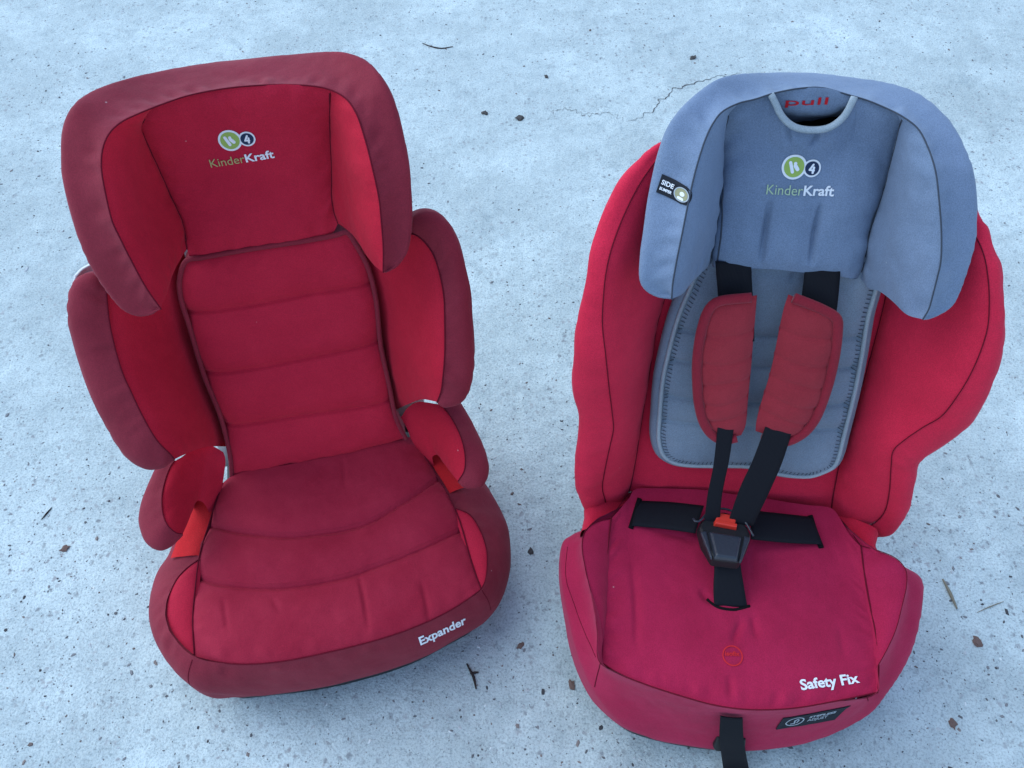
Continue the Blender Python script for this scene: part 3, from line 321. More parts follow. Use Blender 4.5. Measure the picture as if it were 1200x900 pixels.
# ------------------------------------------------------------------ geometry helpers
def spline(P, n, closed=False):
    """non-uniform Catmull-Rom through P, resampled to n even steps"""
    P = np.asarray(P, float)
    if len(P) == 2:
        t = np.linspace(0, 1, n)[:, None]; return P[0]*(1-t) + P[1]*t
    d = np.maximum(np.linalg.norm(np.diff(P, axis=0), axis=1), 1e-6)
    k = np.r_[0, np.cumsum(np.sqrt(d))]
    T = np.empty_like(P)
    for i in range(len(P)):
        if i == 0: T[i] = (P[1]-P[0])/(k[1]-k[0])
        elif i == len(P)-1: T[i] = (P[-1]-P[-2])/(k[-1]-k[-2])
        else:
            a = (P[i]-P[i-1])/(k[i]-k[i-1]); b = (P[i+1]-P[i])/(k[i+1]-k[i]); h0, h1 = k[i]-k[i-1], k[i+1]-k[i]
            T[i] = (a*h1+b*h0)/(h0+h1)
    out = []
    for i in range(len(P)-1):
        h = k[i+1]-k[i]; s = np.linspace(0, 1, 17)[:-1, None]
        out.append((2*s**3-3*s**2+1)*P[i]+(s**3-2*s**2+s)*h*T[i]+(-2*s**3+3*s**2)*P[i+1]+(s**3-s**2)*h*T[i+1])
    Q = np.vstack(out+[P[-1:]])
    L = np.r_[0, np.cumsum(np.linalg.norm(np.diff(Q, axis=0), axis=1))]
    t = np.linspace(0, L[-1], n)
    return np.stack([np.interp(t, L, Q[:, j]) for j in range(3)], 1)

def snap(c, a, b):
    """shift a curve's ends onto a and b, spreading the correction along it"""
    t = np.linspace(0, 1, len(c))[:, None]
    return c + (a-c[0])*(1-t) + (b-c[-1])*t

def coons(bot, top, left, right, nu, nv):
    """bot/top run left to right, left/right run bottom to top"""
    B, T, Lf, Rt = spline(bot, nu), spline(top, nu), spline(left, nv), spline(right, nv)
    Lf = snap(Lf, B[0], T[0]); Rt = snap(Rt, B[-1], T[-1])
    u = np.linspace(0, 1, nu)[None, :, None]; v = np.linspace(0, 1, nv)[:, None, None]
    G = (1-v)*B[None]+v*T[None]+(1-u)*Lf[:, None]+u*Rt[:, None]
    return G-((1-u)*(1-v)*B[0]+u*(1-v)*B[-1]+(1-u)*v*T[0]+u*v*T[-1])

def loft(curves, nu, nv):
    A = np.stack([spline(c, nu) for c in curves])       # k,nu,3
    if len(curves) == 2:
        v = np.linspace(0, 1, nv)[:, None, None]; return A[0]*(1-v)+A[1]*v
    return np.stack([spline(A[:, i], nv) for i in range(nu)], 1)

def normals(G, ref):
    gu = np.gradient(G, axis=1); gv = np.gradient(G, axis=0)
    n = np.cross(gu, gv); n /= np.maximum(np.linalg.norm(n, axis=2, keepdims=True), 1e-9)
    # even out degenerate corners
    for _ in range(2):
        p = np.pad(n, ((1, 1), (1, 1), (0, 0)), mode='edge')
        n = (p[1:-1, 1:-1]*2+p[:-2, 1:-1]+p[2:, 1:-1]+p[1:-1, :-2]+p[1:-1, 2:])
        n /= np.maximum(np.linalg.norm(n, axis=2, keepdims=True), 1e-9)
    if (n.reshape(-1, 3) @ np.asarray(ref)).mean() < 0: n = -n
    return n

def edge_dist(G):
    du = np.linalg.norm(np.diff(G, axis=1), axis=2); dv = np.linalg.norm(np.diff(G, axis=0), axis=2)
    z1 = np.zeros((G.shape[0], 1)); z2 = np.zeros((1, G.shape[1]))
    l = np.hstack([z1, np.cumsum(du, 1)]); r = l[:, -1:]-l
    b = np.vstack([z2, np.cumsum(dv, 0)]); t = b[-1:]-b
    return dict(l=l, r=r, b=b, t=t)

def pad(G, ref, h=.008, lam=.012, edges='lrbt', pucker=.0006, crumple=.0008, cscale=26, grooves=(), seed=0., span=None, soft=False):
    """upholster a grid: swell between its seams, pucker along them, sink stitched lines, crumple a little"""
    N = normals(G, ref); D = edge_dist(G); k = np.ones(G.shape[:2])
    for e in edges: k = k*(1-np.exp(-D[e]/lam))
    if span is not None:            # swell only between the seam and the outer edge
        k = np.sin(np.pi*np.clip(D['b']/np.maximum(span, 1e-4)[None, :], 0, 1))**(1. if soft else .7)*(1 if soft else 1-np.exp(-D['b']/.006))
    d = h*k
    if pucker:
        q = np.zeros(G.shape[:2])
        for e in edges:
            other = D['b'] if e in 'lr' else D['l']
            line = other[:, G.shape[1]//2] if e in 'lr' else other[G.shape[0]//2]
            w = np.array([noise.noise(Vector((x*75+seed, ord(e)*1.7, .3))) for x in line])
            w = w[:, None] if e in 'lr' else w[None, :]
            q = q+w*np.exp(-((D[e]-.011)/.009)**2)
        d = d+pucker*2.2*q
    if crumple:
        c = np.array([noise.fractal(Vector(p*cscale)+Vector((seed, 0, 0)), 1., 2., 3) for p in G.reshape(-1, 3)]).reshape(G.shape[:2])
        d = d+crumple*c*np.minimum(1, k*1.2)
    P = G+N*d[..., None]
    for g in grooves:
        poly, depth, width = g[0], g[1], g[2]
        fade = g[3] if len(g) > 3 else False
        Q = spline(poly, max(12, min(220, int(len_of(poly)/.0016)))); X = G.reshape(-1, 3)
        best = np.full(len(X), 9.); arg = np.zeros(len(X), int)
        for i in range(len(Q)):
            dd = X-Q[i]; nn = N.reshape(-1, 3)
            dd = dd-(dd*nn).sum(1, keepdims=True)*nn
            r = np.linalg.norm(dd, axis=1); m = r < best; best[m] = r[m]; arg[m] = i
        a = depth*np.exp(-(best/width)**2)
        if fade: a = a*np.sin(np.pi*np.clip(arg/(len(Q)-1.), .02, .98))**.7
        P = P-N*a.reshape(G.shape[:2])[..., None]
    return P, N

def link(name, me, mat, parent):
    o = bpy.data.objects.new(name, me); COL.objects.link(o)
    if mat is not None and not me.materials: me.materials.append(mat)
    o.parent = parent
    return o

def grid_ob(name, G, mat, parent, wrap=False, thick=0):
    nv, nu = G.shape[:2]
    V = G.reshape(-1, 3); F = []
    for j in range(nv-1):
        for i in range(nu-1):
            F.append((j*nu+i, j*nu+i+1, (j+1)*nu+i+1, (j+1)*nu+i))
    me = bpy.data.meshes.new(name); me.from_pydata(V.tolist(), [], F); me.update()
    me.polygons.foreach_set('use_smooth', [True]*len(me.polygons))
    o = link(name, me, mat, parent)
    if thick:
        s = o.modifiers.new('thickness', 'SOLIDIFY'); s.thickness = thick; s.offset = 0
    return o

def tube_ob(name, path, r, mat, parent, sides=7, flat=None, ref=None, n=None, cyclic=False):
    """round (or flattened) cord along a path"""
    Q = spline(path, n or max(8, int(len_of(path)/.004)))
    T = np.gradient(Q, axis=0); T /= np.maximum(np.linalg.norm(T, axis=1, keepdims=True), 1e-9)
    V = []; F = []; up = np.array(ref if ref is not None else (0, -.7, .7), float)
    for i in range(len(Q)):
        b = np.cross(T[i], up); b /= max(np.linalg.norm(b), 1e-9); a = np.cross(b, T[i])
        rr = r[i] if hasattr(r, '__len__') else r
        for k in range(sides):
            w = 2*math.pi*k/sides
            V.append(Q[i]+b*math.cos(w)*rr+a*math.sin(w)*rr*(flat or 1))
    for i in range(len(Q)-1):
        for k in range(sides):
            k2 = (k+1) % sides
            F.append((i*sides+k, i*sides+k2, (i+1)*sides+k2, (i+1)*sides+k))
    F.append(tuple(range(sides))[::-1]); F.append(tuple((len(Q)-1)*sides+k for k in range(sides)))
    me = bpy.data.meshes.new(name); me.from_pydata([tuple(v) for v in V], [], F); me.update()
    me.polygons.foreach_set('use_smooth', [True]*len(me.polygons))
    return link(name, me, mat, parent)

def len_of(P):
    P = np.asarray(P); return float(np.linalg.norm(np.diff(P, axis=0), axis=1).sum())

def sp_of(a, b, n): return np.linalg.norm(spline(a, n)-spline(b, n), axis=1)*1.1

def res(P, step=.0045): return max(6, int(len_of(P)/step))

def bvh_of(*obs):
    V = []; F = []
    for o in obs:
        b = len(V); V += [v.co.copy() for v in o.data.vertices]; F += [tuple(b+i for i in p.vertices) for p in o.data.polygons]
    return BVHTree.FromPolygons(V, F)

def drop(bvh, p, n, lift=.0007, far=.08):
    p = Vector(p); n = Vector(n).normalized()
    hit = bvh.ray_cast(p+n*far, -n, far*2.5)
    return (hit[0]+n*lift) if hit[0] is not None else p

def on_surface(path, bvh, n, lift=.0006, count=None):
    Q = spline(path, count or res(path, .004))
    return np.array([drop(bvh, q, n, lift) for q in Q])

def frame3(F, w=None):
    """curve of three points (origin, along, up) -> origin, unit x, unit y, normal, lengths"""
    o, e, u = F; ex = e-o; lx = np.linalg.norm(ex); ex = ex/lx
    ey = u-o; ly = np.linalg.norm(ey-ex*(ey@ex)); ey = ey-ex*(ey@ex); ey /= np.linalg.norm(ey)
    return o, ex, ey, np.cross(ex, ey), lx, ly

def flat_ob(name, tris, mat, parent, fr, bvh, lift=.0007, thick=.0005):
    """flat artwork (verts 2d, faces) laid onto a surface"""
    V2, F = tris; o, ex, ey, nz = fr[:4]
    V = [tuple(drop(bvh, o+ex*x+ey*y, nz, lift)) for x, y in V2]
    me = bpy.data.meshes.new(name); me.from_pydata(V, [], F); me.update()
    ob = link(name, me, mat, parent)
    s = ob.modifiers.new('thickness', 'SOLIDIFY'); s.thickness = thick; s.offset = 0
    return ob

def text2d(txt, size=1., offset=0., shear=0.):
    cu = bpy.data.curves.new('lettering', 'FONT'); cu.body = txt; cu.size = size; cu.offset = offset; cu.shear = shear
    cu.resolution_u = 4
    ob = bpy.data.objects.new('lettering', cu); COL.objects.link(ob)
    me = ob.to_mesh(); V = np.array([v.co[:2] for v in me.vertices]); F = [tuple(p.vertices) for p in me.polygons]
    ob.to_mesh_clear(); bpy.data.objects.remove(ob); bpy.data.curves.remove(cu)
    return V, F

def fit_text(txt, x0, x1, cap, offset=0., shear=0.):
    V, F = text2d(txt, 1., offset, shear)
    lo, hi = V.min(0), V.max(0)
    c = text2d('E', 1., offset)[0][:, 1].max()
    return np.stack([x0+(V[:, 0]-lo[0])/(hi[0]-lo[0])*(x1-x0), V[:, 1]/c*cap], 1), F

def disc2d(cx, cy, r, n=28, r2=None):
    if r2 is None:
        R = 4
        V = [(cx+r*j/R*math.cos(2*math.pi*k/n), cy+r*j/R*math.sin(2*math.pi*k/n)) for j in range(R, 0, -1) for k in range(n)]+[(cx, cy)]
        F = [(j*n+k, j*n+(k+1) % n, (j+1)*n+(k+1) % n, (j+1)*n+k) for j in range(R-1) for k in range(n)]
        return np.array(V), F+[((R-1)*n+k, (R-1)*n+(k+1) % n, R*n) for k in range(n)]
    V = [(cx+q*math.cos(2*math.pi*k/n), cy+q*math.sin(2*math.pi*k/n)) for q in (r, r2) for k in range(n)]
    return np.array(V), [(k, (k+1) % n, n+(k+1) % n, n+k) for k in range(n)]

def bar2d(a, b, w, n=6):
    a = np.array(a, float); b = np.array(b, float); d = (b-a)/np.linalg.norm(b-a); p = np.array([-d[1], d[0]])*w/2
    V = []
    t0 = math.atan2(d[1], d[0])
    for k in range(n+1):
        t = t0-math.pi/2+math.pi*k/n; V.append(b+w/2*np.array([math.cos(t), math.sin(t)]))
    for k in range(n+1):
        t = t0+math.pi/2+math.pi*k/n; V.append(a+w/2*np.array([math.cos(t), math.sin(t)]))
    return np.array(V), [tuple(range(len(V)))]

def merge2d(*parts):
    V = []; F = []
    for v, f in parts:
        b = sum(len(q) for q in V); V.append(np.asarray(v)); F += [tuple(b+i for i in t) for t in f]
    return np.vstack(V), F

def poly_ob(name, faces_verts, faces, mat, parent, bevel=0, smooth=False):
    me = bpy.data.meshes.new(name); me.from_pydata([tuple(v) for v in faces_verts], [], faces); me.update()
    o = link(name, me, mat, parent)
    if bevel:
        b = o.modifiers.new('bevel', 'BEVEL'); b.width = bevel; b.segments = 3; b.limit_method = 'ANGLE'
    if smooth: me.polygons.foreach_set('use_smooth', [True]*len(me.polygons))
    return o

def prism(name, outline, o, ex, ey, nz, h0, h1, mat, parent, bevel=.0015, top_scale=1.):
    """2d outline extruded between two heights along nz"""
    c = np.mean(outline, 0); n = len(outline)
    V = [o+ex*x+ey*y+nz*h0 for x, y in outline]+[o+ex*(c[0]+(x-c[0])*top_scale)+ey*(c[1]+(y-c[1])*top_scale)+nz*h1 for x, y in outline]
    F = [tuple(range(n))[::-1], tuple(range(n, 2*n))]+[(k, (k+1) % n, n+(k+1) % n, n+k) for k in range(n)]
    return poly_ob(name, V, F, mat, parent, bevel)

def tag(o, label, cat=None, group=None, kind=None):
    if label: o['label'] = label
    if cat: o['category'] = cat
    if group: o['group'] = group
    if kind: o['kind'] = kind
    return o

def root(name, loc, yaw, label, cat):
    o = bpy.data.objects.new(name, None); COL.objects.link(o); o.empty_display_size = .1
    o.location = loc; o.rotation_euler = (0, 0, math.radians(yaw))
    return tag(o, label, cat)

def between(curve, p, q):
    """the stretch of a curve that lies nearest p to q"""
    S = spline(curve, 120); i = np.argmin(np.linalg.norm(S-p, axis=1)); j = np.argmin(np.linalg.norm(S-q, axis=1))
    return S[min(i, j):max(i, j)+1]

def lining(loop, SW, parent, gm):
    """cloth lining just under the cushion top, closing the hollow between its seams"""
    S = spline(loop, 120); m = S.mean(0); S = m+(S-m)*.88-SW*.022; a, b = S[:60], S[60:][::-1]
    # gusset tucking the border under the cushion edge all round
    Q = spline(loop, 220); m = Q.mean(0); d = m-Q; d -= np.outer(d @ SW, SW); d /= np.linalg.norm(d, axis=1, keepdims=True)
    grid_ob('border_gusset', loft([Q-d*.0002-SW*.0025, Q+d*.003-SW*.0070, Q+d*.007-SW*.014], 220, 6), gm, parent)
    grid_ob('cushion_lining', np.stack([a*(1-t)+b*t-SW*.05*min(1, 6*min(t, 1-t)) for t in np.linspace(.015, .985, 40)], 1), MT['padbind'], parent)

def tuck(a, SW):
    """turn a seam allowance in under the cushion"""
    return a+np.array([-1 if a[:, 0].mean() > 0 else 1, 0, 0])*.004-SW*.0025

def offset_curve(c, vec, ends=.0, inset=0., centre=None):
    """move a curve by vec, tapering to nothing near both ends"""
    c = spline(c, 90); L = len_of(c); t = np.linspace(0, 1, 90)
    k = np.ones(90)
    if ends: k = np.clip(np.minimum(t, 1-t)*L/ends, 0, 1); k = k*k*(3-2*k)
    q = c+np.asarray(vec)*k[:, None]
    if inset and centre is not None:
        d = centre-q; d /= np.linalg.norm(d, axis=1, keepdims=True); q = q+d*inset*k[:, None]
    return q

# ------------------------------------------------------------------ ground
def ground_material():
    m, n, l, b = new_mat('concrete')
    tc = n.new('ShaderNodeTexCoord')
    def nz(scale, detail=5, rough=.6):
        t = n.new('ShaderNodeTexNoise'); t.inputs['Scale'].default_value = scale; t.inputs['Detail'].default_value = detail; t.inputs['Roughness'].default_value = rough
        l.new(tc.outputs['Object'], t.inputs['Vector']); return t
    def ramp(src, p0, c0, p1, c1):
        r = n.new('ShaderNodeValToRGB'); e = r.color_ramp.elements
        e[0].position = p0; e[0].color = (*c0, 1); e[1].position = p1; e[1].color = (*c1, 1)
        l.new(src, r.inputs[0]); return r
    def mul(a, bb, f):
        x = n.new('ShaderNodeMix'); x.data_type = 'RGBA'; x.blend_type = 'MULTIPLY'; x.inputs[0].default_value = f
        l.new(a, x.inputs[6]); l.new(bb, x.inputs[7]); return x.outputs[2]
    big = ramp(nz(2.2, 6, .6).outputs['Fac'], .3, (.465, .52, .51), .72, (.605, .675, .665))
    mid = ramp(nz(28, 6, .7).outputs['Fac'],    .30, (.80, .81, .82), .60, (1.0, 1.0, 1.0))
    c = mul(big.outputs[0], mid.outputs[0], .75)
    fine = ramp(nz(300, 4, .8).outputs['Fac'], .36, (.50, .52, .54), .52, (1.06, 1.06, 1.06))
    c = mul(c, fine.outputs[0], .75)
    blot = ramp(nz(75, 4, .7).outputs['Fac'], .28, (.66, .68, .70), .44, (1, 1, 1))
    c = mul(c, blot.outputs[0], .7)
    chalk = ramp(nz(3.3, 8, .68).outputs['Fac'], .47, (.90, .905, .91), .60, (1.08, 1.08, 1.08))
    c = mul(c, chalk.outputs[0], 1.0)
    stain = ramp(nz(7, 7, .7).outputs['Fac'], .30, (.80, .82, .84), .43, (1, 1, 1))
    c = mul(c, stain.outputs[0], .8)
    # worn-through aggregate: sparse small dark and brownish grains
    v = n.new('ShaderNodeTexVoronoi'); v.inputs['Scale'].default_value = 100; v.inputs['Randomness'].default_value = 1
    wob = nz(160, 2, .5)
    ad = n.new('ShaderNodeMix'); ad.data_type = 'VECTOR'; ad.inputs[0].default_value = .012
    l.new(tc.outputs['Object'], ad.inputs[4]); l.new(wob.outputs['Color'], ad.inputs[5]); l.new(ad.outputs[1], v.inputs['Vector'])
    dots = ramp(v.outputs['Distance'], .16, (1, 1, 1), .46, (0, 0, 0))
    sep = n.new('ShaderNodeSeparateColor'); l.new(v.outputs['Color'], sep.inputs[0])
    pick = ramp(sep.outputs[0], .58, (0, 0, 0), .85, (1, 1, 1))
    msk = n.new('ShaderNodeMath'); msk.operation = 'MULTIPLY'; l.new(dots.outputs[0], msk.inputs[0]); l.new(pick.outputs[0], msk.inputs[1])
    zone = ramp(nz(3.1, 4, .6).outputs['Fac'], .38, (.25, .25, .25), .62, (1, 1, 1))
    msk2 = n.new('ShaderNodeMath'); msk2.operation = 'MULTIPLY'; l.new(msk.outputs[0], msk2.inputs[0]); l.new(zone.outputs[0], msk2.inputs[1])
    gcol = ramp(sep.outputs[1], .2, (.20, .21, .22), .9, (.34, .34, .345))
    mx = n.new('ShaderNodeMix'); mx.data_type = 'RGBA'; l.new(msk2.outputs[0], mx.inputs[0]); l.new(c, mx.inputs[6]); l.new(gcol.outputs[0], mx.inputs[7])
    l.new(mx.outputs[2], b.inputs['Base Color'])
    b.inputs['Roughness'].default_value = .9; b.inputs['Specular IOR Level'].default_value = .25
    hh = nz(330, 4, .75)
    bp = n.new('ShaderNodeBump'); bp.inputs['Strength'].default_value = .55; bp.inputs['Distance'].default_value = .0025
    l.new(hh.outputs['Fac'], bp.inputs['Height'])
    h2 = nz(40, 5, .6)
    bp2 = n.new('ShaderNodeBump'); bp2.inputs['Strength'].default_value = .5; bp2.inputs['Distance'].default_value = .008
    l.new(h2.outputs['Fac'], bp2.inputs['Height']); l.new(bp.outputs[0], bp2.inputs['Normal']); l.new(bp2.outputs[0], b.inputs['Normal'])
    return m

me = bpy.data.meshes.new('ground')
me.from_pydata([(-30, -30, 0), (30, -30, 0), (30, 30, 0), (-30, 30, 0)], [], [(0, 1, 2, 3)])
ground = link('ground', me, ground_material(), None); tag(ground, None, None, kind='structure')

def grit():
    """loose grit and exposed grains lying on the concrete: nobody could count them"""
    cols = [(.06, .058, .062), (.12, .12, .125), (.20, .20, .205), (.15, .115, .105), (.22, .18, .165), (.45, .47, .48), (.66, .68, .67)]
    wts = [.14, .24, .27, .06, .06, .13, .10]
    V = []; F = []; MI = []; rnd = random.Random(11)
    nmade = 0
    while nmade < 15000:
        y = rnd.uniform(.12, 2.25); half = .62+.40*y
        x = rnd.uniform(-half, half)
        d = .5+.9*noise.noise(Vector((x*2.3, y*2.3, 3.1)))+(.25 if y < .75 else 0)
        if rnd.random() > d: continue
        s = min(.0052, .00062*math.exp(rnd.gauss(.3, .5)))
        k = rnd.choices(range(7), wts)[0]
        if k == 6: s *= .8
        a0 = rnd.uniform(0, 6.28); st = rnd.uniform(1, 2.1); b = len(V); m = rnd.choice((4, 5, 6))
        ang = rnd.uniform(0, 6.28); ca, sa = math.cos(ang), math.sin(ang)
        for q in range(m):
            t = a0+6.283*q/m; r = s*rnd.uniform(.7, 1.2); px, py = r*st*math.cos(t), r*math.sin(t)
            V.append((x+px*ca-py*sa, y+px*sa+py*ca, -.0003))
        for q in range(m):
            px, py = V[b+q][0]-x, V[b+q][1]-y
            V.append((x+px*.6, y+py*.6, s*rnd.uniform(.25, .5)))
        for q in range(m):
            F.append((b+q, b+(q+1) % m, b+m+(q+1) % m, b+m+q)); MI.append(k)
        F.append(tuple(b+m+q for q in range(m))); MI.append(k)
        nmade += 1
    me = bpy.data.meshes.new('grit'); me.from_pydata(V, [], F)
    for i, c in enumerate(cols): me.materials.append(plain('grit_%d' % i, c, .9, .2))
    me.polygons.foreach_set('material_index', MI); me.update()
    o = bpy.data.objects.new('grit', me); COL.objects.link(o)
    tag(o, 'fine dark and pale grit scattered over the pale concrete', 'grit', kind='stuff')
grit()

def crack(name, path, w, amp):
    Q = spline(path, 70); V = []; F = []; rnd = random.Random(len(path))
    for i, q in enumerate(Q):
        t = Q[min(i+1, 69)]-Q[max(i-1, 0)]; t /= np.linalg.norm(t); p = np.array([-t[1], t[0], 0])
        c = q+p*amp*noise.noise(Vector((i*.45, 1.3, len(path))))*2
        ww = w*(.25+1.0*abs(noise.noise(Vector((i*.3, 7.7, .2)))))*math.sin(math.pi*(i+.5)/70)**.5
        V += [tuple(c+p*ww+np.array([0, 0, .0008])), tuple(c-p*ww+np.array([0, 0, .0008]))]
    F = [(2*i, 2*i+1, 2*i+3, 2*i+2) for i in range(69)]
    poly_ob(name, V, F, MT_CRACK, ground)
MT_CRACK = plain('crack_dark', (.09, .088, .09), .95, .1)  # dark tone of the flat ribbons along the crack lines
crack('crack', CV['G_crack'], .0022, .006)
crack('crack', CV['G_crack2'], .0013, .008)

# ------------------------------------------------------------------ LEFT SEAT: high-back booster
def dirs(rec, st):
    r, t = math.radians(rec), math.radians(st)
    return (np.array([0, math.sin(r), math.cos(r)]), np.array([0, -math.cos(r), math.sin(r)]),
            np.array([0, -math.cos(t), math.sin(t)]), np.array([0, math.sin(t), math.cos(t)]))

def headrest(pre, rt, BV, BW, mats, thread, back_mat, grooves, hole=False, depth=.085):
    c = lambda n: CV[pre+n]
    outer, seam = c('h_outer'), c('h_seam')
    cen = np.array([0, 0, 0])+c('h_bot').mean(0)*.45+c('h_top').mean(0)*.55-BW*depth
    b1 = offset_curve(outer, -BW*.035, .05, .026, cen); b2 = offset_curve(outer, -BW*.065, .05, .060, cen)
    # shell at the back, ruled from side to side
    n = 60; B = spline(b2, 2*n); left, right = B[20:n], B[n:2*n-20][::-1]
    sh = np.stack([left*(1-t)+right*t for t in np.linspace(0, 1, 24)], 1)
    w = (sh-c('h_creaseL')[-1]) @ BW; k = np.clip(np.minimum(np.linspace(0, 1, 24), np.linspace(1, 0, 24))*9, 0, 1)[None, :]
    sh = sh+BW*(np.minimum(-.045-w, 0)*k)[..., None]
    shell = grid_ob('headrest', sh, back_mat, rt)
    G = loft([seam, outer, b1, b2], 330, 44)
    # swell only on the upholstered front half
    Pg, N = pad(G, BW, .006, .014, 'b', .0014, .0014, 22, seed=3.1, span=sp_of(seam, outer, 330))
    band = grid_ob('border_band', Pg, mats['band'], shell)
    G = coons(c('h_bot'), c('h_top'), c('h_creaseL')[::-1], c('h_creaseR')[::-1], 110, 110)
    Pg, N = pad(G, BW, .010, .016, 'lrbt', .0012, .0018, 20, grooves=grooves, seed=1.7)
    front = grid_ob('front_panel', Pg, mats['front'], shell)
    # split the seam into the two side runs at the crease tops
    S = spline(seam, 200)
    iL = np.argmin(np.linalg.norm(S-c('h_creaseL')[0], axis=1)); iR = np.argmin(np.linalg.norm(S-c('h_creaseR')[0], axis=1))
    sides = []
    for cr, wb, sm, sd in ((c('h_creaseL')[::-1], c('h_wbL'), S[:iL+1], 5.), (c('h_creaseR')[::-1], c('h_wbR'), S[iR:][::-1], 9.)):
        # bottom edge: crease bottom -> wing tip ; top edge: tiny, crease top -> seam top
        G = coons(wb, np.array([cr[-1], sm[-1]]), cr, sm, 60, 90)
        ref = np.array([.8 if sd == 5. else -.8, 0, 0])+BW*.6
        Pg, N = pad(G, ref, .007, .014, 'lrb', .0010, .0014, 22, seed=sd)
        sides.append(grid_ob('side_panel', Pg, mats['side'], shell))
    bv = bvh_of(front, band, *sides)
    tube_ob('seam', seam+BW*.0008, .0008, thread, shell, 6)
    for cc in ('h_creaseL', 'h_creaseR'):
        tube_ob('seam', on_surface(c(cc), bv, BW+np.array([(.75 if pre == 'L_' else .30)*(1 if cc[-1] == 'L' else -1), 0, 0]), .0003), .0009, thread, shell, 6)
    return shell, front, band, sides

def emblem(parent, fr, bvh, green, navy):
    o, ex, ey, nz, lx, ly = fr            # lx = distance between ring centres, ly = 10 px reference
    u = lx/20.5
    fr0 = (o, ex, ey, nz)
    logo = flat_ob('embroidered_emblem', merge2d(disc2d(0, 0, 14.0*u, 36), disc2d(lx, .3*u, 9.9*u, 30)), MT['embw'], parent, fr0, bvh, .0008)
    flat_ob('emblem_disc', disc2d(0, 0, 11.4*u, 36), green, parent, fr0, bvh, .0013)
    flat_ob('emblem_disc', disc2d(lx, .3*u, 7.8*u, 30), navy, parent, fr0, bvh, .0013)
    g = merge2d(bar2d((-5.2*u, 4.5*u), (-1*u, -5.5*u), 3.6*u), bar2d((1.0*u, 1.5*u), (4.2*u, -2.2*u), 4.2*u), disc2d(.6*u, 4.0*u, 1.9*u, 14))
    flat_ob('emblem_mark', g, MT['embw'], parent, fr0, bvh, .0018)
    g = merge2d(bar2d((lx+.6*u, 4.6*u), (lx-2.6*u, -1.6*u), 2.2*u), bar2d((lx-2.6*u, -1.6*u), (lx+2.4*u, -1.8*u), 1.9*u), bar2d((lx+1.8*u, 1.4*u), (lx+1.4*u, -4.4*u), 2.4*u))
    flat_ob('emblem_mark', g, MT['embw'], parent, fr0, bvh, .0018)
    return logo

def brand(parent, fr, bvh, first):
    o, ex, ey, nz, L, cap = fr
    fr0 = (o, ex, ey, nz)
    flat_ob('embroidered_lettering', fit_text('Kinder', 0, L*.535, cap, -.004), first, parent, fr0, bvh, .0009)
    flat_ob('embroidered_lettering', fit_text('Kraft', L*.55, L, cap, .020), MT['embw'], parent, fr0, bvh, .0009)

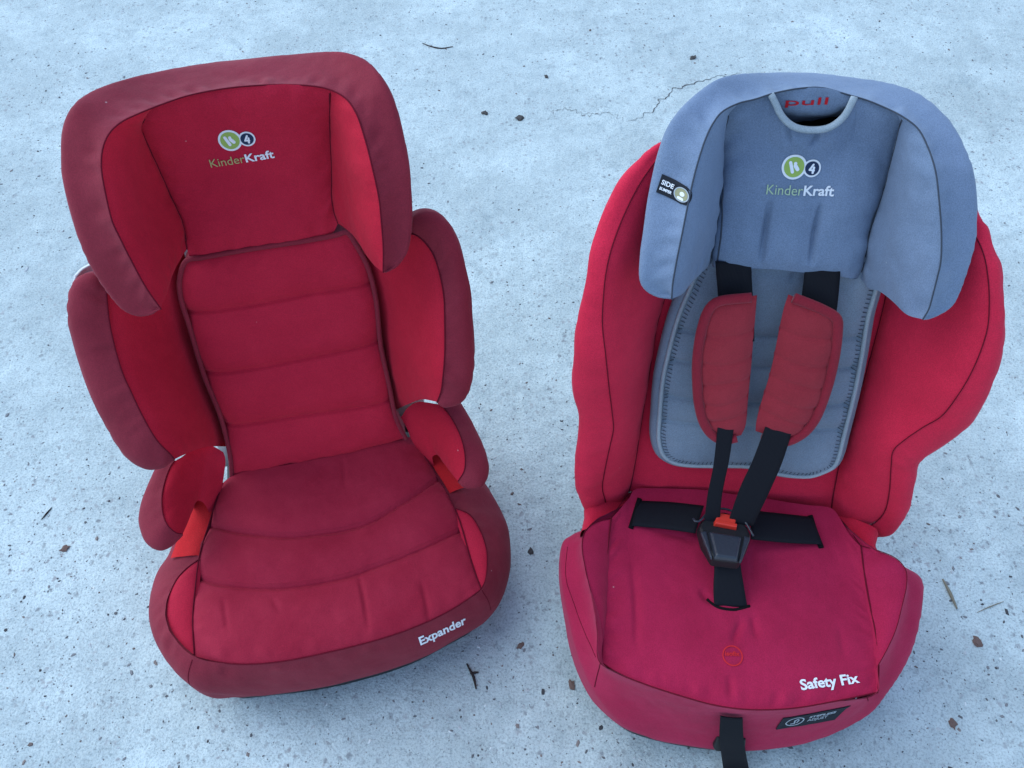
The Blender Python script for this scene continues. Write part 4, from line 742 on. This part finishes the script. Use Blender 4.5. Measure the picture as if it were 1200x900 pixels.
def booster():
    BV, BW, SV, SW = dirs(20.475, .888)
    rt = root('child_car_seat', (-.265, .612, 0), 11.053, 'all red high-back booster seat with maroon borders, no harness, standing on concrete', 'car seat')
    c = lambda n: CV['L_'+n]
    X = np.array([1., 0, 0])
    # ---- seat base: black tray underneath
    out = c('bd_out'); n = 120
    O = spline(out, n); low = O.copy(); low[:, 2] = .045
    cen = np.array([0, -.13, .05]); d = low-cen; low = cen+d*np.array([.90, .925, 1]); low[:, 2] = .040
    foot = low.copy(); foot[:, 2] = .002; foot = cen*np.array([1, 1, 0])+(foot-cen*np.array([1, 1, 0]))*.985; foot[:, 2] = .002
    rear_l, rear_r = low[0], low[-1]
    # close the loop behind
    back = np.array([[rear_r[0], .10, .040], [rear_l[0], .10, .040]])
    loop_t = np.vstack([low, back]); loop_b = np.vstack([foot, back*np.array([1, 1, 0])+np.array([0, 0, .002])])
    m = len(loop_t); V = [tuple(q) for q in loop_t]+[tuple(q) for q in loop_b]
    base = poly_ob('seat_base', V, [(k, (k+1) % m, m+(k+1) % m, m+k) for k in range(m)]+[tuple(range(m)), tuple(range(2*m-1, m-1, -1))], MT['black'], rt)
    prism('rear_support', [(-.13, -.02), (.13, -.02), (.12, .085), (-.12, .085)], np.zeros(3), X, np.array([0, 1., 0]), np.array([0, 0, 1.]), .03, .145, MT['black'], base, .006, .9)
    # ---- border band
    under = O.copy(); under[:, 2] = np.minimum(O[:, 2]-.03, .050); dd = under-cen; under = cen+dd*np.array([.965, .975, 1]); under[:, 2] = np.maximum(under[:, 2], .046)
    deep = cen+(under-cen)*np.array([.95, .95, 1])
    G = loft([c('bd_in'), O, under, deep], 260, 26)
    Pg, N = pad(G, SW, .005, .012, 'b', .0012, .0013, 24, seed=12., span=sp_of(c('bd_in'), O, 260))
    band = grid_ob('border_band', Pg, MT['band'], base)
    # ---- cushion
    gr = []
    for g in ('s_g1', 's_g2'): gr += [(c(g), .0042, .0022), (c(g), .0062, .017), (np.array(c(g))-SV*.0042, .0016, .0016)]
    gr += [(c('s_k1'), .0034, .0032, 1), (c('s_k2'), .0028, .0032, 1), (c('s_k3'), .0018, .0035, 1), (c('s_k4'), .0018, .004, 1), (c('s_k5'), .0016, .004, 1)]
    G = coons(c('s_front'), c('s_back'), c('s_left')[::-1], c('s_right')[::-1], 240, 200)
    Pg, N = pad(G, SW, .013, .018, 'lrb', .0010, .0020, 17, grooves=gr, seed=4.)
    cush = grid_ob('seat_cushion', Pg, MT['seatred'], base)
    bv = bvh_of(cush)
    lining(c('bd_in'), SW, base, MT['band'])
    # ---- small side panels
    for s in 'LR':
        b = c('c%s_out' % s); a = between(c('s_left' if s == 'L' else 's_right'), b[0], b[-1])
        a = tuck(a, SW); G = loft([a, b], 46, 16)
        Pg, N = pad(G, SW, .007, .010, 'tb', .0004, .0006, 24, seed=6.)
        grid_ob('side_panel', Pg, MT['cushion'], base)
        tube_ob('seam', (b+SW*.001), .0008, MT['threadR'], base, 6)
    for q in ('s_front', 's_left', 's_right'): tube_ob('seam', c(q)+SW*.0012, .0009, MT['threadR'], base, 6)
    fr = frame3(c('t_name')); bv = bvh_of(band)
    for q, nr in (('bs1', (-.3, -.6, .75)), ('bs2', (.5, -.5, .7))): tube_ob('seam', on_surface(c(q), bv, np.array(nr), .0002, 14), .0005, MT['threadR'], base, 6)
    # lettering faces out of the sloping front border
    nrm = np.array([.25, -.55, .8]); nrm /= np.linalg.norm(nrm)
    o, ex = fr[0], fr[1]; ey = np.cross(nrm, ex); ey /= np.linalg.norm(ey)
    flat_ob('embroidered_lettering', fit_text('Expander', 0, fr[4], fr[5]*1.02, .022), MT['embw'], base, (o, ex, ey, np.cross(ex, ey)), bv, .0012)
    # ---- backrest shell (white plastic) behind everything
    V = []; F = []
    prof = [(-.02, .150), (.05, .150), (.12, .165), (.20, .185), (.28, .186), (.33, .165), (.38, .12), (.44, .09), (.48, .08)]
    O0 = np.array([0, 0, .159])
    rows = []
    for v, w in prof:
        rows.append([O0+X*(w*s)+BV*v+BW*(-.045-.02*(1-s*s)) for s in np.linspace(-1, 1, 13)])
    back = grid_ob('backrest', np.array(rows), MT['white'], rt, thick=.006)
    # ---- cushion of the backrest with piping
    gr = []
    for g in ('p_g1', 'p_g2', 'p_g3'): gr += [(c(g), .0040, .0022), (c(g), .0058, .015), (np.array(c(g))+BV*.0040, .0014, .0016)]
    G = coons(c('p_bot'), c('p_top'), c('p_left')[::-1], c('p_right')[::-1], 150, 220)
    Pg, N = pad(G, BW, .012, .012, 'lrbt', .0008, .0017, 17, grooves=gr, seed=8.)
    cu = grid_ob('back_cushion', Pg, MT['cushion'], back)
    bv = bvh_of(cu)
    pipe = np.vstack([c('p_bot')[:1], c('p_left')[::-1][1:], c('p_top')[1:], c('p_right')[1:]])
    tube_ob('piping', pipe+BW*.003, .0030, MT['band'], back, 8)
    # side wall of the cushion so that it has depth
    G = loft([pipe, pipe-BW*.035], 150, 4); grid_ob('cushion_side', G, MT['padbind'], back)
    # ---- wings
    for s, sx in (('L', -1), ('R', 1)):
        o_, se, inn, tp, bt = (c('w%s_%s' % (s, q)) for q in ('outer', 'seam', 'inner', 'top', 'bot'))
        G = coons(bt[::1] if False else bt, tp, inn[::-1], se[::-1], 44, 60)
        ref = BW*.6-X*sx*.8
        folds = []
        if s == 'L':
            q = se; folds = [(np.array([spline(q, 20)[i], spline(q, 20)[i]*.72+spline(inn, 20)[i]*.28]), .0010, .003, 1) for i in (11, 12, 13)]
        Pg, N = pad(G, ref, .008, .014, 'rbt', .0006, .0011, 20, grooves=folds, seed=20.+sx)
        pn = grid_ob('wing_panel', Pg, MT['red'], back)
        wc = O0+BV*.2+X*sx*.10-BW*.05; b1 = offset_curve(o_, -BW*.035, .03, .018, wc); b2 = offset_curve(o_, -BW*.11, .03, .05, wc)
        G = loft([se, o_, b1, b2], 130, 26)
        Pg, N = pad(G, BW, .006, .012, 'b', .0013, .0014, 20, seed=30.+sx, span=sp_of(se, o_, 130))
        grid_ob('wing_band', Pg, MT['band'], back)
        tube_ob('seam', se+BW*.0008, .0008, MT['threadR'], back, 6)
        # rim of the white shell just showing outside the wing
        if sx > 0: continue
        Q = spline(o_, 60)[9:30]+X*sx*.0035-BW*.035
        G = loft([Q, Q-BW*.018-X*sx*.004, Q-BW*.035-X*sx*.02], 40, 8); grid_ob('shell_rim', G, MT['white'], back, thick=.003)
    # ---- armrests
    for s, sx in (('L', -1), ('R', 1)):
        o_, se, inn, tp, bt = (c('a%s_%s' % (s, q)) for q in ('outer', 'seam', 'inner', 'top', 'bot'))
        ac = o_.mean(0)-SW*.03+np.array([-sx*.02, .02, 0]); b1 = offset_curve(o_, -SW*.020, .03, .014, ac); b2 = offset_curve(o_, -SW*.036, .03, .032, ac)
        G = loft([se, o_, b1, b2], 80, 20)
        Pg, N = pad(G, SW, .004, .010, 'b', .0005, .0008, 24, seed=40.+sx, span=sp_of(se, o_, 80))
        arm = grid_ob('armrest', Pg, MT['band'], rt)
        G = coons(bt, tp, inn[::-1], se[::-1], 36, 36)
        Pg, N = pad(G, SW-X*sx*.6, .006, .010, 'rb', .0005, .0009, 24, seed=44.+sx)
        grid_ob('inner_panel', Pg, MT['red'], arm)
        tube_ob('seam', se+SW*.0008, .0007, MT['threadR'], arm, 6)
        a, b = c('t%s_a' % s), c('t%s_b' % s)
        G = loft([a, b], 24, 10); Pg, N = pad(G, SW, .003, .01, 'tb', .0005, .0012, 30, seed=3.)
        grid_ob('belt_guide', Pg, MT['strapred'], arm)
        # foam core linking the armrest down to the base
        lo = b2[:36].copy(); lo[:, 2] = .12; lo[:, 0] *= .93; lo[:, 1] = lo[:, 1]*.6+.02
        grid_ob('arm_core', loft([b2[:36], lo], 40, 4), MT['padbind'], arm)
    # ---- headrest
    sh, front, band, sides = headrest('L_', rt, BV, BW, dict(band=MT['band'], front=MT['cushion'], side=MT['red']), MT['threadR'], MT['gapblack'],  # back shell near-black: shade of the gap under the wing put into its colour
        [(np.array([c('h_top')[3]*1., c('h_top')[3]-BV*.03+X*.004, c('h_top')[3]-BV*.045+X*.006]), .0022, .0030, 1),
         (np.array([c('h_top')[5], c('h_top')[5]-BV*.03]), .0012, .004, 1)])
    bv = bvh_of(front)
    emblem(sh, frame3(c('t_logo')), bv, MT['embg'], MT['embn'])
    brand(sh, frame3(c('t_brand')), bv, MT['embo'])
    return rt

booster()

# ------------------------------------------------------------------ RIGHT SEAT: harness seat
def harness_seat():
    BV, BW, SV, SW = dirs(22.364, 5.664)
    rt = root('child_car_seat', (.28, .527, 0), -5.127, 'red car seat with blue-grey headrest, grey insert pad and black five-point harness', 'car seat')
    c = lambda n: CV['R_'+n]
    X = np.array([1., 0, 0]); O0 = np.array([0, 0, .181])
    # ---- seat base
    out = c('bd_out'); O = spline(out, 130); cen = np.array([0, -.14, .1])
    low = O.copy(); low[:, 2] = .052; low = cen+(low-cen)*np.array([.90, .93, 1]); foot = low.copy(); foot[:, 2] = .002
    foot = cen+(foot-cen)*np.array([.98, .98, 1]); foot[:, 2] = .002
    bk = np.array([[low[-1][0], .14, .052], [low[0][0], .14, .052]])
    lt = np.vstack([low, bk]); lb = np.vstack([foot, bk*np.array([1, 1, 0])+np.array([0, 0, .002])]); m = len(lt)
    base = poly_ob('seat_base', [tuple(q) for q in lt]+[tuple(q) for q in lb], [(k, (k+1) % m, m+(k+1) % m, m+k) for k in range(m)]+[tuple(range(m)), tuple(range(2*m-1, m-1, -1))], MT['black'], rt)
    prism('rear_support', [(-.15, -.03), (.15, -.03), (.14, .13), (-.14, .13)], np.zeros(3), X, np.array([0, 1., 0]), np.array([0, 0, 1.]), .03, .17, MT['black'], base, .006, .8)
    under = cen+(O-cen)*np.array([.955, .975, 1]); under[:, 2] = np.minimum(O[:, 2]-.02, np.maximum(.054, O[:, 2]-.12))
    under[:, 2] = np.maximum(under[:, 2], .048)
    deep = cen+(under-cen)*np.array([.95, .95, 1]); deep[:, 2] = .053
    G = loft([c('bd_in'), O, under, deep], 280, 30)
    Pg, N = pad(G, SW, .011, .012, 'b', .0009, .0015, 22, soft=True, grooves=[(c('b_k'), .0016, .003)], seed=61., span=sp_of(c('bd_in'), O, 280))
    band = grid_ob('border_band', Pg, MT['cherryseat'], base)
    lining(c('bd_in'), SW, base, MT['cherryseat'])
    gr = [(c('s_k%d' % i), dpt, .0045, 1) for i, dpt in ((1, .0036), (2, .0045), (3, .0034), (4, .0038), (5, .0018), (6, .0024), (7, .0045), (8, .0026))]
    G = coons(c('s_front'), c('s_back'), c('s_left')[::-1], c('s_right')[::-1], 160, 140)
    Pg, N = pad(G, SW, .016, .045, 'lrb', .0014, .0026, 15, grooves=gr, seed=64.)
    cush = grid_ob('seat_cushion', Pg, MT['cherryseat'], base)
    for s in 'LR':
        b = c('c%s_out' % s); a = between(c('s_left' if s == 'L' else 's_right'), b[0], b[-1])
        a = tuck(a, SW); G = loft([a, b], 50, 18); Pg, N = pad(G, SW, .006, .010, 'tb', .0006, .0009, 24, seed=66.)
        grid_ob('side_panel', Pg, MT['cherryseat'], base)
        tube_ob('seam', b+SW*.001, .0005, MT['threadR'], base, 6)
    tube_ob('seam', c('s_front')+SW*.0022+np.array([0, -.0012, 0]), .0009, MT['threadR'], base, 6)
    for q in ('s_left', 's_right'): tube_ob('seam', c(q)+SW*.0026, .0009, MT['threadR'], base, 6)
    for q in ('s_back',): tube_ob('seam', c(q)+SW*.001, .0006, MT['threadR'], base, 6)
    for s in 'LR':
        a, b = c('n%s_a' % s), c('n%s_b' % s); b3 = b-np.array([0, 0, .06])+(a-b)*.15
        G = loft([a, b, b3], 26, 20); Pg, N = pad(G, SW, .003, .01, 't', .0008, .0014, 40, seed=67.)
        grid_ob('corner_panel', Pg, MT['cherry'], base)
    bvs = bvh_of(cush); bvb = bvh_of(band)
    tube_ob('seam', on_surface(c('b_k'), bvb, np.array([-.6, -.3, .74]), .0), .0005, MT['threadR'], base, 6)
    for q, nr in (('bs1', (-.4, -.7, .6)), ('bs2', (.5, -.7, .5))): tube_ob('seam', on_surface(c(q), bvb, np.array(nr), .0002, 14), .0006, MT['threadR'], base, 6)
    # lettering and badge on the seat
    fr = frame3(c('t_name'))
    flat_ob('embroidered_lettering', fit_text('Safety Fix', 0, fr[4], fr[5], .024), MT['embw'], base, fr[:4], bvs, .0010)
    fr = frame3(c('badge')); r = fr[4]
    flat_ob('round_badge', disc2d(0, 0, r, 36, r*.88), MT['orange'], base, fr[:4], bvs, .0008, .0003)
    flat_ob('round_badge', fit_text('isofix', -r*.72, r*.72, r*.42, .03), MT['orange'], base, fr[:4], bvs, .0008, .0003)
    # front label
    Lb = c('lab'); nrm = np.array([.15, -.75, .6]); nrm /= np.linalg.norm(nrm)
    return_frames = {}
    # ---- backrest: centre, wings
    rows = []
    prof = [(-.02, .16), (.05, .17), (.13, .185), (.22, .20), (.32, .185), (.39, .15), (.44, .11), (.48, .08)]
    for v, w in prof: rows.append([O0+X*(w*s)+BV*v+BW*(-.05-.03*(1-s*s)) for s in np.linspace(-1, 1, 13)])
    back = grid_ob('backrest', np.array(rows), MT['black'], rt, thick=.006)
    G = coons(c('c_bot'), c('c_top'), c('wL_inner')[::-1], c('wR_inner')[::-1], 60, 80)
    Pg, N = pad(G, BW, .006, .012, 'lrb', .0006, .0014, 18, seed=70.)
    grid_ob('back_panel', Pg, MT['cherry'], back)
    for s, sx in (('L', -1), ('R', 1)):
        o_, se, inn, tp, bt = (c('w%s_%s' % (s, q)) for q in ('outer', 'seam', 'inner', 'top', 'bot'))
        G = coons(bt, tp, inn[::-1], se[::-1], 50, 84)
        Pg, N = pad(G, BW*.6-X*sx*.8, .009, .016, 'lr', .0007, .0013, 18, seed=72.+sx)
        grid_ob('wing_panel', Pg, MT['cherry'], back)
        wc = O0+BV*.22+X*sx*.10-BW*.05; b1 = offset_curve(o_, -BW*.035, .03, .018, wc); b2 = offset_curve(o_, -BW*.12, .03, .05, wc)
        G = loft([se, o_, b1, b2], 150, 26)
        fold = []
        if s == 'R': fold = [(c('wR_k1'), .0025, .004, 1), (c('wR_k2'), .0025, .004, 1)]
        Pg, N = pad(G, BW, .006, .012, 'b', .0010, .0016, 18, grooves=fold, seed=75.+sx, span=sp_of(se, o_, 150))
        grid_ob('wing_band', Pg, MT['cherry'], back)
        tube_ob('seam', se+BW*.0008, .0006, MT['threadR'], back, 6)
        tube_ob('seam', inn+BW*.0012, .0007, MT['threadR'], back, 6)
    # ---- insert pad
    gr = []
    for i in range(4): gr += [(c('p_g%d' % i), .0034, .0026), (c('p_g%d' % i), .0036, .012)]
    gr += [(c('p_v1'), .0014, .004), (c('p_k1'), .002, .004, 1), (c('p_k2'), .002, .004, 1)]
    G = coons(c('p_bot'), c('p_top'), c('p_left')[::-1], c('p_right')[::-1], 110, 140)
    Pg, N = pad(G, BW, .008, .010, 'lrb', .0009, .0013, 20, grooves=gr, seed=80.)
    ins = grid_ob('insert_pad', Pg, MT['greypad'], rt)
    pipe = np.vstack([c('p_left'), c('p_bot')[1:], c('p_right')[::-1][1:]])
    tube_ob('piping', pipe+BW*.002, .0026, MT['greylite'], ins, 8)
    tube_ob('pad_edge', pipe-BW*.010, .0105, MT['greypad'], ins, 10, n=140)
    # overlock stitches along the piping
    S = spline(pipe, 300); cc = S.mean(0); V = []; F = []
    bvp = bvh_of(ins)
    for i in range(6, 294, 2):
        t = S[i+1]-S[i-1]; t /= np.linalg.norm(t); inw = np.cross(BW, t); inw /= np.linalg.norm(inw)
        if (cc-S[i]) @ inw < 0: inw = -inw
        a = S[i]+inw*.0032+BW*.0035; e = S[i]+inw*.0085+t*.0012
        e = np.array(drop(bvp, e, BW, .0008)); w = t*.0005; b = len(V)
        V += [a-w, a+w, e+w, e-w]; F.append((b, b+1, b+2, b+3))
    poly_ob('overlock_stitching', V, F, MT['threadG'], ins)
    # ---- headrest
    X_ = c
    grs = [(c('h_k%d' % i), d_, .0025, 1) for i, d_ in ((1, .0080), (2, .0080), (3, .0055), (4, .0065))]
    grs += [(c('h_k%d' % i), .0035, .011, 1) for i in (1, 2)]
    sh, front, bandh, sides = headrest('R_', rt, BV, BW, dict(band=MT['grey'], front=MT['grey'], side=MT['grey']), MT['threadG'], MT['black'], grs, hole=True)
    G = loft([c('f_top'), c('f_mid'), c('f_low')], 40, 22)
    Pg, N = pad(G, BW, .002, .006, 'b', .0008, .0016, 60, seed=91.)
    flap = grid_ob('handle_flap', Pg, MT['grey'], sh)
    q = np.array([c('f_low')[0]-BW*.004+X*-.01, c('f_low')[-1]-BW*.004+X*.01])
    grid_ob('handle_recess', loft([q, q-BV*.07+BW*.012], 6, 4), MT['gapblack'], sh)  # black sheet painting the shade inside the handle opening
    tube_ob('opening_binding', c('h_u')+BW*.001, .0034, MT['greylite'], sh, 8, flat=.55)
    fr = frame3(c('t_pull')); bvf = bvh_of(flap)
    flat_ob('embroidered_lettering', fit_text('pull', 0, fr[4], fr[5]*.9, .0), MT['embr'], sh, (fr[0], fr[1], fr[2], BW), bvf, .0010)
    bv = bvh_of(front)
    emblem(sh, frame3(c('t_logo')), bv, MT['embg'], MT['embn'])
    brand(sh, frame3(c('t_brand')), bv, MT['embgw'])
    # centre bottom roll of the headrest
    rb = c('h_bot'); G = loft([rb, rb-BW*.02-BV*.006, rb-BW*.04+BV*.004], 50, 8); grid_ob('lower_edge', G, MT['grey'], sh)
    # side label
    T = c('tag'); fr = frame3(np.array([T[0], T[1], T[2]])); nz = fr[3]; o, ex, ey = fr[0], fr[1], fr[2]; bvt = bvh_of(bandh, *sides); L, H = fr[4], fr[5]
    f4 = (o, ex, ey, nz)
    V2 = []; F2 = []; cols, rws = 18, 11
    for jj in range(rws):
        v = jj/(rws-1); xe = L+.46*H*math.sqrt(max(0, 1-(2*v-1)**2))
        V2 += [(i_*xe/(cols-1), v*H) for i_ in range(cols)]
    for jj in range(rws-1):
        for i_ in range(cols-1): F2.append((jj*cols+i_, jj*cols+i_+1, (jj+1)*cols+i_+1, (jj+1)*cols+i_))
    flat_ob('side_label', (np.array(V2), F2), MT['tagblack'], sh, f4, bvt, .0009, .0006)
    def shift(t, dy): return (t[0]+np.array([0, dy]), t[1])
    flat_ob('label_print', shift(fit_text('SIDE', L*.08, L*.58, H*.24, .02), H*.52), MT['embw'], sh, f4, bvt, .0018, .0003)
    flat_ob('label_print', shift(fit_text('BUMPER', L*.08, L*.58, H*.15, .03), H*.22), MT['embw'], sh, f4, bvt, .0018, .0003)
    flat_ob('label_ring', disc2d(L*.92, H*.48, H*.38, 30, H*.33), MT['labgrey'], sh, f4, bvt, .0018, .0003)
    flat_ob('label_ring', disc2d(L*.92, H*.48, H*.32, 30), MT['olive'], sh, f4, bvt, .0017, .0003)
    flat_ob('label_print', merge2d(disc2d(L*.94, H*.52, H*.12, 16), bar2d((L*.86, H*.26), (L*1.0, H*.26), H*.14)), MT['embw'], sh, f4, bvt, .0022, .0003)
    # ---- harness
    def strap(name, a, b, label=None, crown=.0):
        G = loft([c(a), c(b)], max(10, res(c(a), .004)), 8)
        N = normals(G, BW); t = np.linspace(-1, 1, 8)[:, None, None]; G = G+N*(crown*(1-t*t))
        o = grid_ob(name, G, MT['web'], rt, thick=.0016); return o
    for i in (1, 2): strap('shoulder_strap', 'x%d_l' % i, 'x%d_r' % i, crown=.001)
    for i in (3, 4): strap('harness_strap', 'x%d_l' % i, 'x%d_r' % i, crown=.001)
    for i in (1, 2): strap('lap_belt', 'y%d_t' % i, 'y%d_b' % i, crown=.002)
    strap('crotch_strap', 'z1_l', 'z1_r', crown=.001)
    tube_ob('strap_slot', on_surface(c('slot'), bvs, SW, .0), .0024, MT['gapblack'], rt, 7, flat=.5)
    for a, b in ((c('y1_t')[0], c('y1_b')[0]), (c('y2_t')[-1], c('y2_b')[-1])):
        q = np.array([a+(a-b)*.06, (a+b)/2, b-(a-b)*.06]); tube_ob('strap_slot', on_surface(q, bvs, SW, .0012, 12), .0034, MT['gapblack'], rt, 7, flat=.6)
    # shoulder pads
    for s, sx in (('L', -1), ('R', 1)):
        o_, i_ = c('q%s_o' % s), c('q%s_i' % s)
        G0 = loft([o_, i_], 90, 36); gr = []
        A, B = spline(o_, 40), spline(i_, 40)
        for k in (9, 16, 22, 27, 32):
            w = np.array([A[k], (A[k]+B[k])/2+BV*.004*random.uniform(-1, 1), B[k]]); gr += [(w, .0016, .0024), (w, .0010, .007)]
        Pg, N = pad(G0-BW*.010, BW, .013, .012, 'lrbt', .0006, .0014, 30, grooves=gr, seed=95.+sx)
        sp = grid_ob('shoulder_pad', Pg, MT['padred'], rt)
        Pb, N = pad(G0-BW*.010, -BW, .010, .010, 'lrbt', 0, 0, seed=95.)
        grid_ob('pad_underside', Pb, MT['padbind'], sp)
        loop = np.vstack([i_[:1]*.85+o_[:1]*.15, o_, i_[-1:]*.75+o_[-1:]*.25])
        tube_ob('binding', loop-BW*.0065, .0058, MT['padbind'], sp, 10, flat=.75, ref=BW)
    # buckle
    o, ex, ey, nz, hx, hy = frame3(c('bk')); s = hx*1.06
    hous = [(-.95, .25), (-.85, .55), (-.45, .95), (0, 1.08), (.45, .95), (.85, .50), (.95, .15), (.80, -.35), (.48, -1.05), (-.45, -1.05), (-.80, -.40)]
    hous = [(x*s, y*s*.98) for x, y in hous]
    bk = prism('buckle', hous, o, ex, ey, nz, -.012, .004, MT['black'], rt, .003, .94)
    face = [(-.62, .10), (.62, .05), (.42, -.98), (-.40, -.98)]
    prism('buckle_face', [(x*s, y*s) for x, y in face], o, ex, ey, nz, .002, .0085, MT['charcoal'], bk, .002, .84)
    for sg in (-1, 1):
        fl = [(sg*.66, .12), (sg*.88, .05), (sg*.52, -1.0), (sg*.44, -1.0)]
        if sg < 0: fl = fl[::-1]
        prism('buckle_rib', [(x*s, y*s) for x, y in fl][::-1], o, ex, ey, nz, .002, .0065, MT['charcoal'], bk, .0012, .9)
    bt = [(-.33, .42), (.33, .36), (.40, .62), (.22, .82), (-.22, .86), (-.38, .66)]
    prism('release_button', [(x*s, y*s) for x, y in bt], o, ex, ey, nz, .002, .0095, MT['button'], bk, .0015, .9)
    prism('button_lip', [(x*s, y*s) for x, y in [(-.40, .34), (.40, .28), (.42, .44), (-.40, .50)]], o, ex, ey, nz, .002, .011, MT['button'], bk, .001, .92)
    arch = np.array([o+ex*x*s+ey*y*s+nz*.006 for x, y in [(-1.12, .52), (-1.04, .40), (-.90, .44), (-.62, .80), (-.30, 1.02), (0, 1.08), (.35, .98), (.68, .66), (.88, .30), (.96, .10)]])
    tube_ob('buckle_rim', arch, .0014, MT['charcoal'], bk, 7, ref=nz)
    # adjuster at the front edge
    strap('adjuster_strap', 'v_l', 'v_r', crown=.0012)
    return rt, base, band

rt2, base2, band2 = harness_seat()

def front_extras(rt, base, band):
    c = lambda n: CV['R_'+n]
    bvb = bvh_of(band)
    # woven label wrapped on the front border
    Lb = c('lab'); o = Lb[0]; ex = Lb[1]-Lb[0]; ex = ex/np.linalg.norm(ex)
    nz = np.array([.22, -.86, .45]); nz /= np.linalg.norm(nz); ex = ex-nz*(ex @ nz); ex /= np.linalg.norm(ex); ey = np.cross(nz, ex); o = o-ey*.017
    f4 = (o, ex, ey, nz); W, H = .086, .034
    cols, rws = 14, 5; V = []; F = []
    for j in range(rws):
        for i in range(cols):
            u, v = i/(cols-1), j/(rws-1); V.append((u*W*(1-.12*(1-v)), v*H+.0))
    for j in range(rws-1):
        for i in range(cols-1): F.append((j*cols+i, j*cols+i+1, (j+1)*cols+i+1, (j+1)*cols+i))
    flat_ob('woven_label', (np.array(V), F), MT['tagblack'], base, f4, bvb, .0010, .0006)
    def shift(t, dx, dy): return (t[0]+np.array([dx, dy]), t[1])
    flat_ob('label_print', shift(fit_text('STEPLESS', 0, W*.40, H*.17, .02), W*.42, H*.60), MT['labgrey'], base, f4, bvb, .0018, .0003)
    flat_ob('label_print', shift(fit_text('ADJUST', 0, W*.30, H*.17, .0), W*.42, H*.34), MT['labgrey'], base, f4, bvb, .0018, .0003)
    flat_ob('label_print', disc2d(W*.22, H*.52, H*.34, 28, H*.30), MT['labgrey'], base, f4, bvb, .0018, .0003)
    flat_ob('label_print', merge2d(bar2d((W*.18, H*.34), (W*.23, H*.36), H*.05), bar2d((W*.23, H*.36), (W*.21, H*.60), H*.05), bar2d((W*.21, H*.60), (W*.25, H*.70), H*.05), bar2d((W*.26, H*.40), (W*.27, H*.62), H*.04)), MT['labgrey'], base, f4, bvb, .0018, .0003)
    # plastic adjuster behind the strap
    a = c('adj'); o = a[0]; pr = [(-.021, -.010), (-.017, -.016), (.017, -.016), (.021, -.010), (.019, .012), (-.019, .012)]
    ex = np.array([1., 0, 0]); nz = np.array([0, -.9, .43]); ey = np.cross(nz, ex)
    prism('adjuster', pr, o, ex, ey, nz, -.012, .006, MT['black'], rt, .002, .92)
front_extras(rt2, base2, band2)

# ------------------------------------------------------------------ litter on the concrete
def twig(name, paths, r, mat, label, cat='twig'):
    rt = None
    for p in paths:
        q = np.array(p)+np.array([0, 0, r*.8])
        n = max(10, res(q, .004)); rad = [r*(1-.55*abs(2*i/(n-1)-1)) for i in range(n)]
        if rt is None:
            rt = tube_ob(name, q, rad, mat, None, 6, n=n); tag(rt, label, cat)
        else: tube_ob('side_twig', q, rad, mat, rt, 6, n=n)
    return rt
MTW = plain('dry_twig', (.035, .025, .024), .9, .2); MTW2 = plain('pale_straw', (.22, .19, .14), .9, .2); MTB = plain('brown_leaf', (.15, .095, .08), .85, .2)
MTD = plain('dark_soil', (.075, .068, .066), .95, .1)
twig('twig', [CV['G_twig_cross_a'], CV['G_twig_cross_b']], .0022, MTW, 'small dark forked twig on the concrete between the two seats')
twig('twig', [CV['G_twig_curved']], .0016, MTW, 'thin curved twig on the concrete behind the red headrest')
twig('grass_blade', [CV['G_blade']], .0026, MTW2, 'dry straw-coloured grass blade right of the harness seat', 'grass blade')
twig('twig', [CV['G_twig_thin']], .0009, MTW2, 'hair-thin pale stalk near the right edge of the concrete')
twig('twig', [CV['G_needle']], .0014, MTW, 'short straight dark twig left of the red armrest')
def crumb(name, p, s, mat, label, cat, seed, flat=.4):
    rnd = random.Random(seed); bm = bmesh.new(); bmesh.ops.create_icosphere(bm, subdivisions=2, radius=s)
    for v in bm.verts:
        k = 1+.8*noise.noise(v.co*(1.6/s)+Vector((seed, 0, 0))); v.co *= k; v.co.z = v.co.z*flat; v.co.x *= 1.35
    bmesh.ops.rotate(bm, verts=bm.verts, matrix=Matrix.Rotation(rnd.uniform(0, 3.1), 3, 'Z'))
    me = bpy.data.meshes.new(name); bm.to_mesh(me); bm.free()
    o = link(name, me, mat, None); o.location = (p[0], p[1], s*flat*.6); tag(o, label, cat)
K = CV['G_clods']
for i, (s, mat, nm, cat, lab) in enumerate([
    (.008, MTD, 'soil_clod', 'soil clod', 'dark crumbly soil clod between the two headrests'),
    (.006, MTD, 'soil_clod', 'soil clod', 'small dark soil lump at the top edge above the grey headrest'),
    (.0045, MTD, 'soil_clod', 'soil clod', 'tiny dark soil crumb near the top centre of the concrete'),
    (.006, MTD, 'soil_clod', 'soil clod', 'small dark crumb just left of the soil clod between the headrests'),
    (.0055, MTB, 'leaf_fragment', 'leaf bit', 'reddish brown leaf bit right of the red wing of the harness seat'),
    (.0048, MTB, 'leaf_fragment', 'leaf bit', 'brown leaf bit on the concrete at the far left'),
    (.0060, MTB, 'leaf_fragment', 'leaf bit', 'dark brown leaf bit beside the dry grass blade'),
    (.0045, MTB, 'leaf_fragment', 'leaf bit', 'brown leaf bit left of the front corner of the harness seat'),
    (.0048, MTB, 'leaf_fragment', 'leaf bit', 'brown leaf bit at the lower right of the concrete'),
    (.0042, MTD, 'leaf_fragment', 'leaf bit', 'dark leaf bit in the gap between the two seat cushions'),
    (.0040, MTB, 'leaf_fragment', 'leaf bit', 'slim brown leaf bit right of the embroidered front border of the booster')]):
    crumb(nm, K[i], s, mat, lab, cat, i+3)
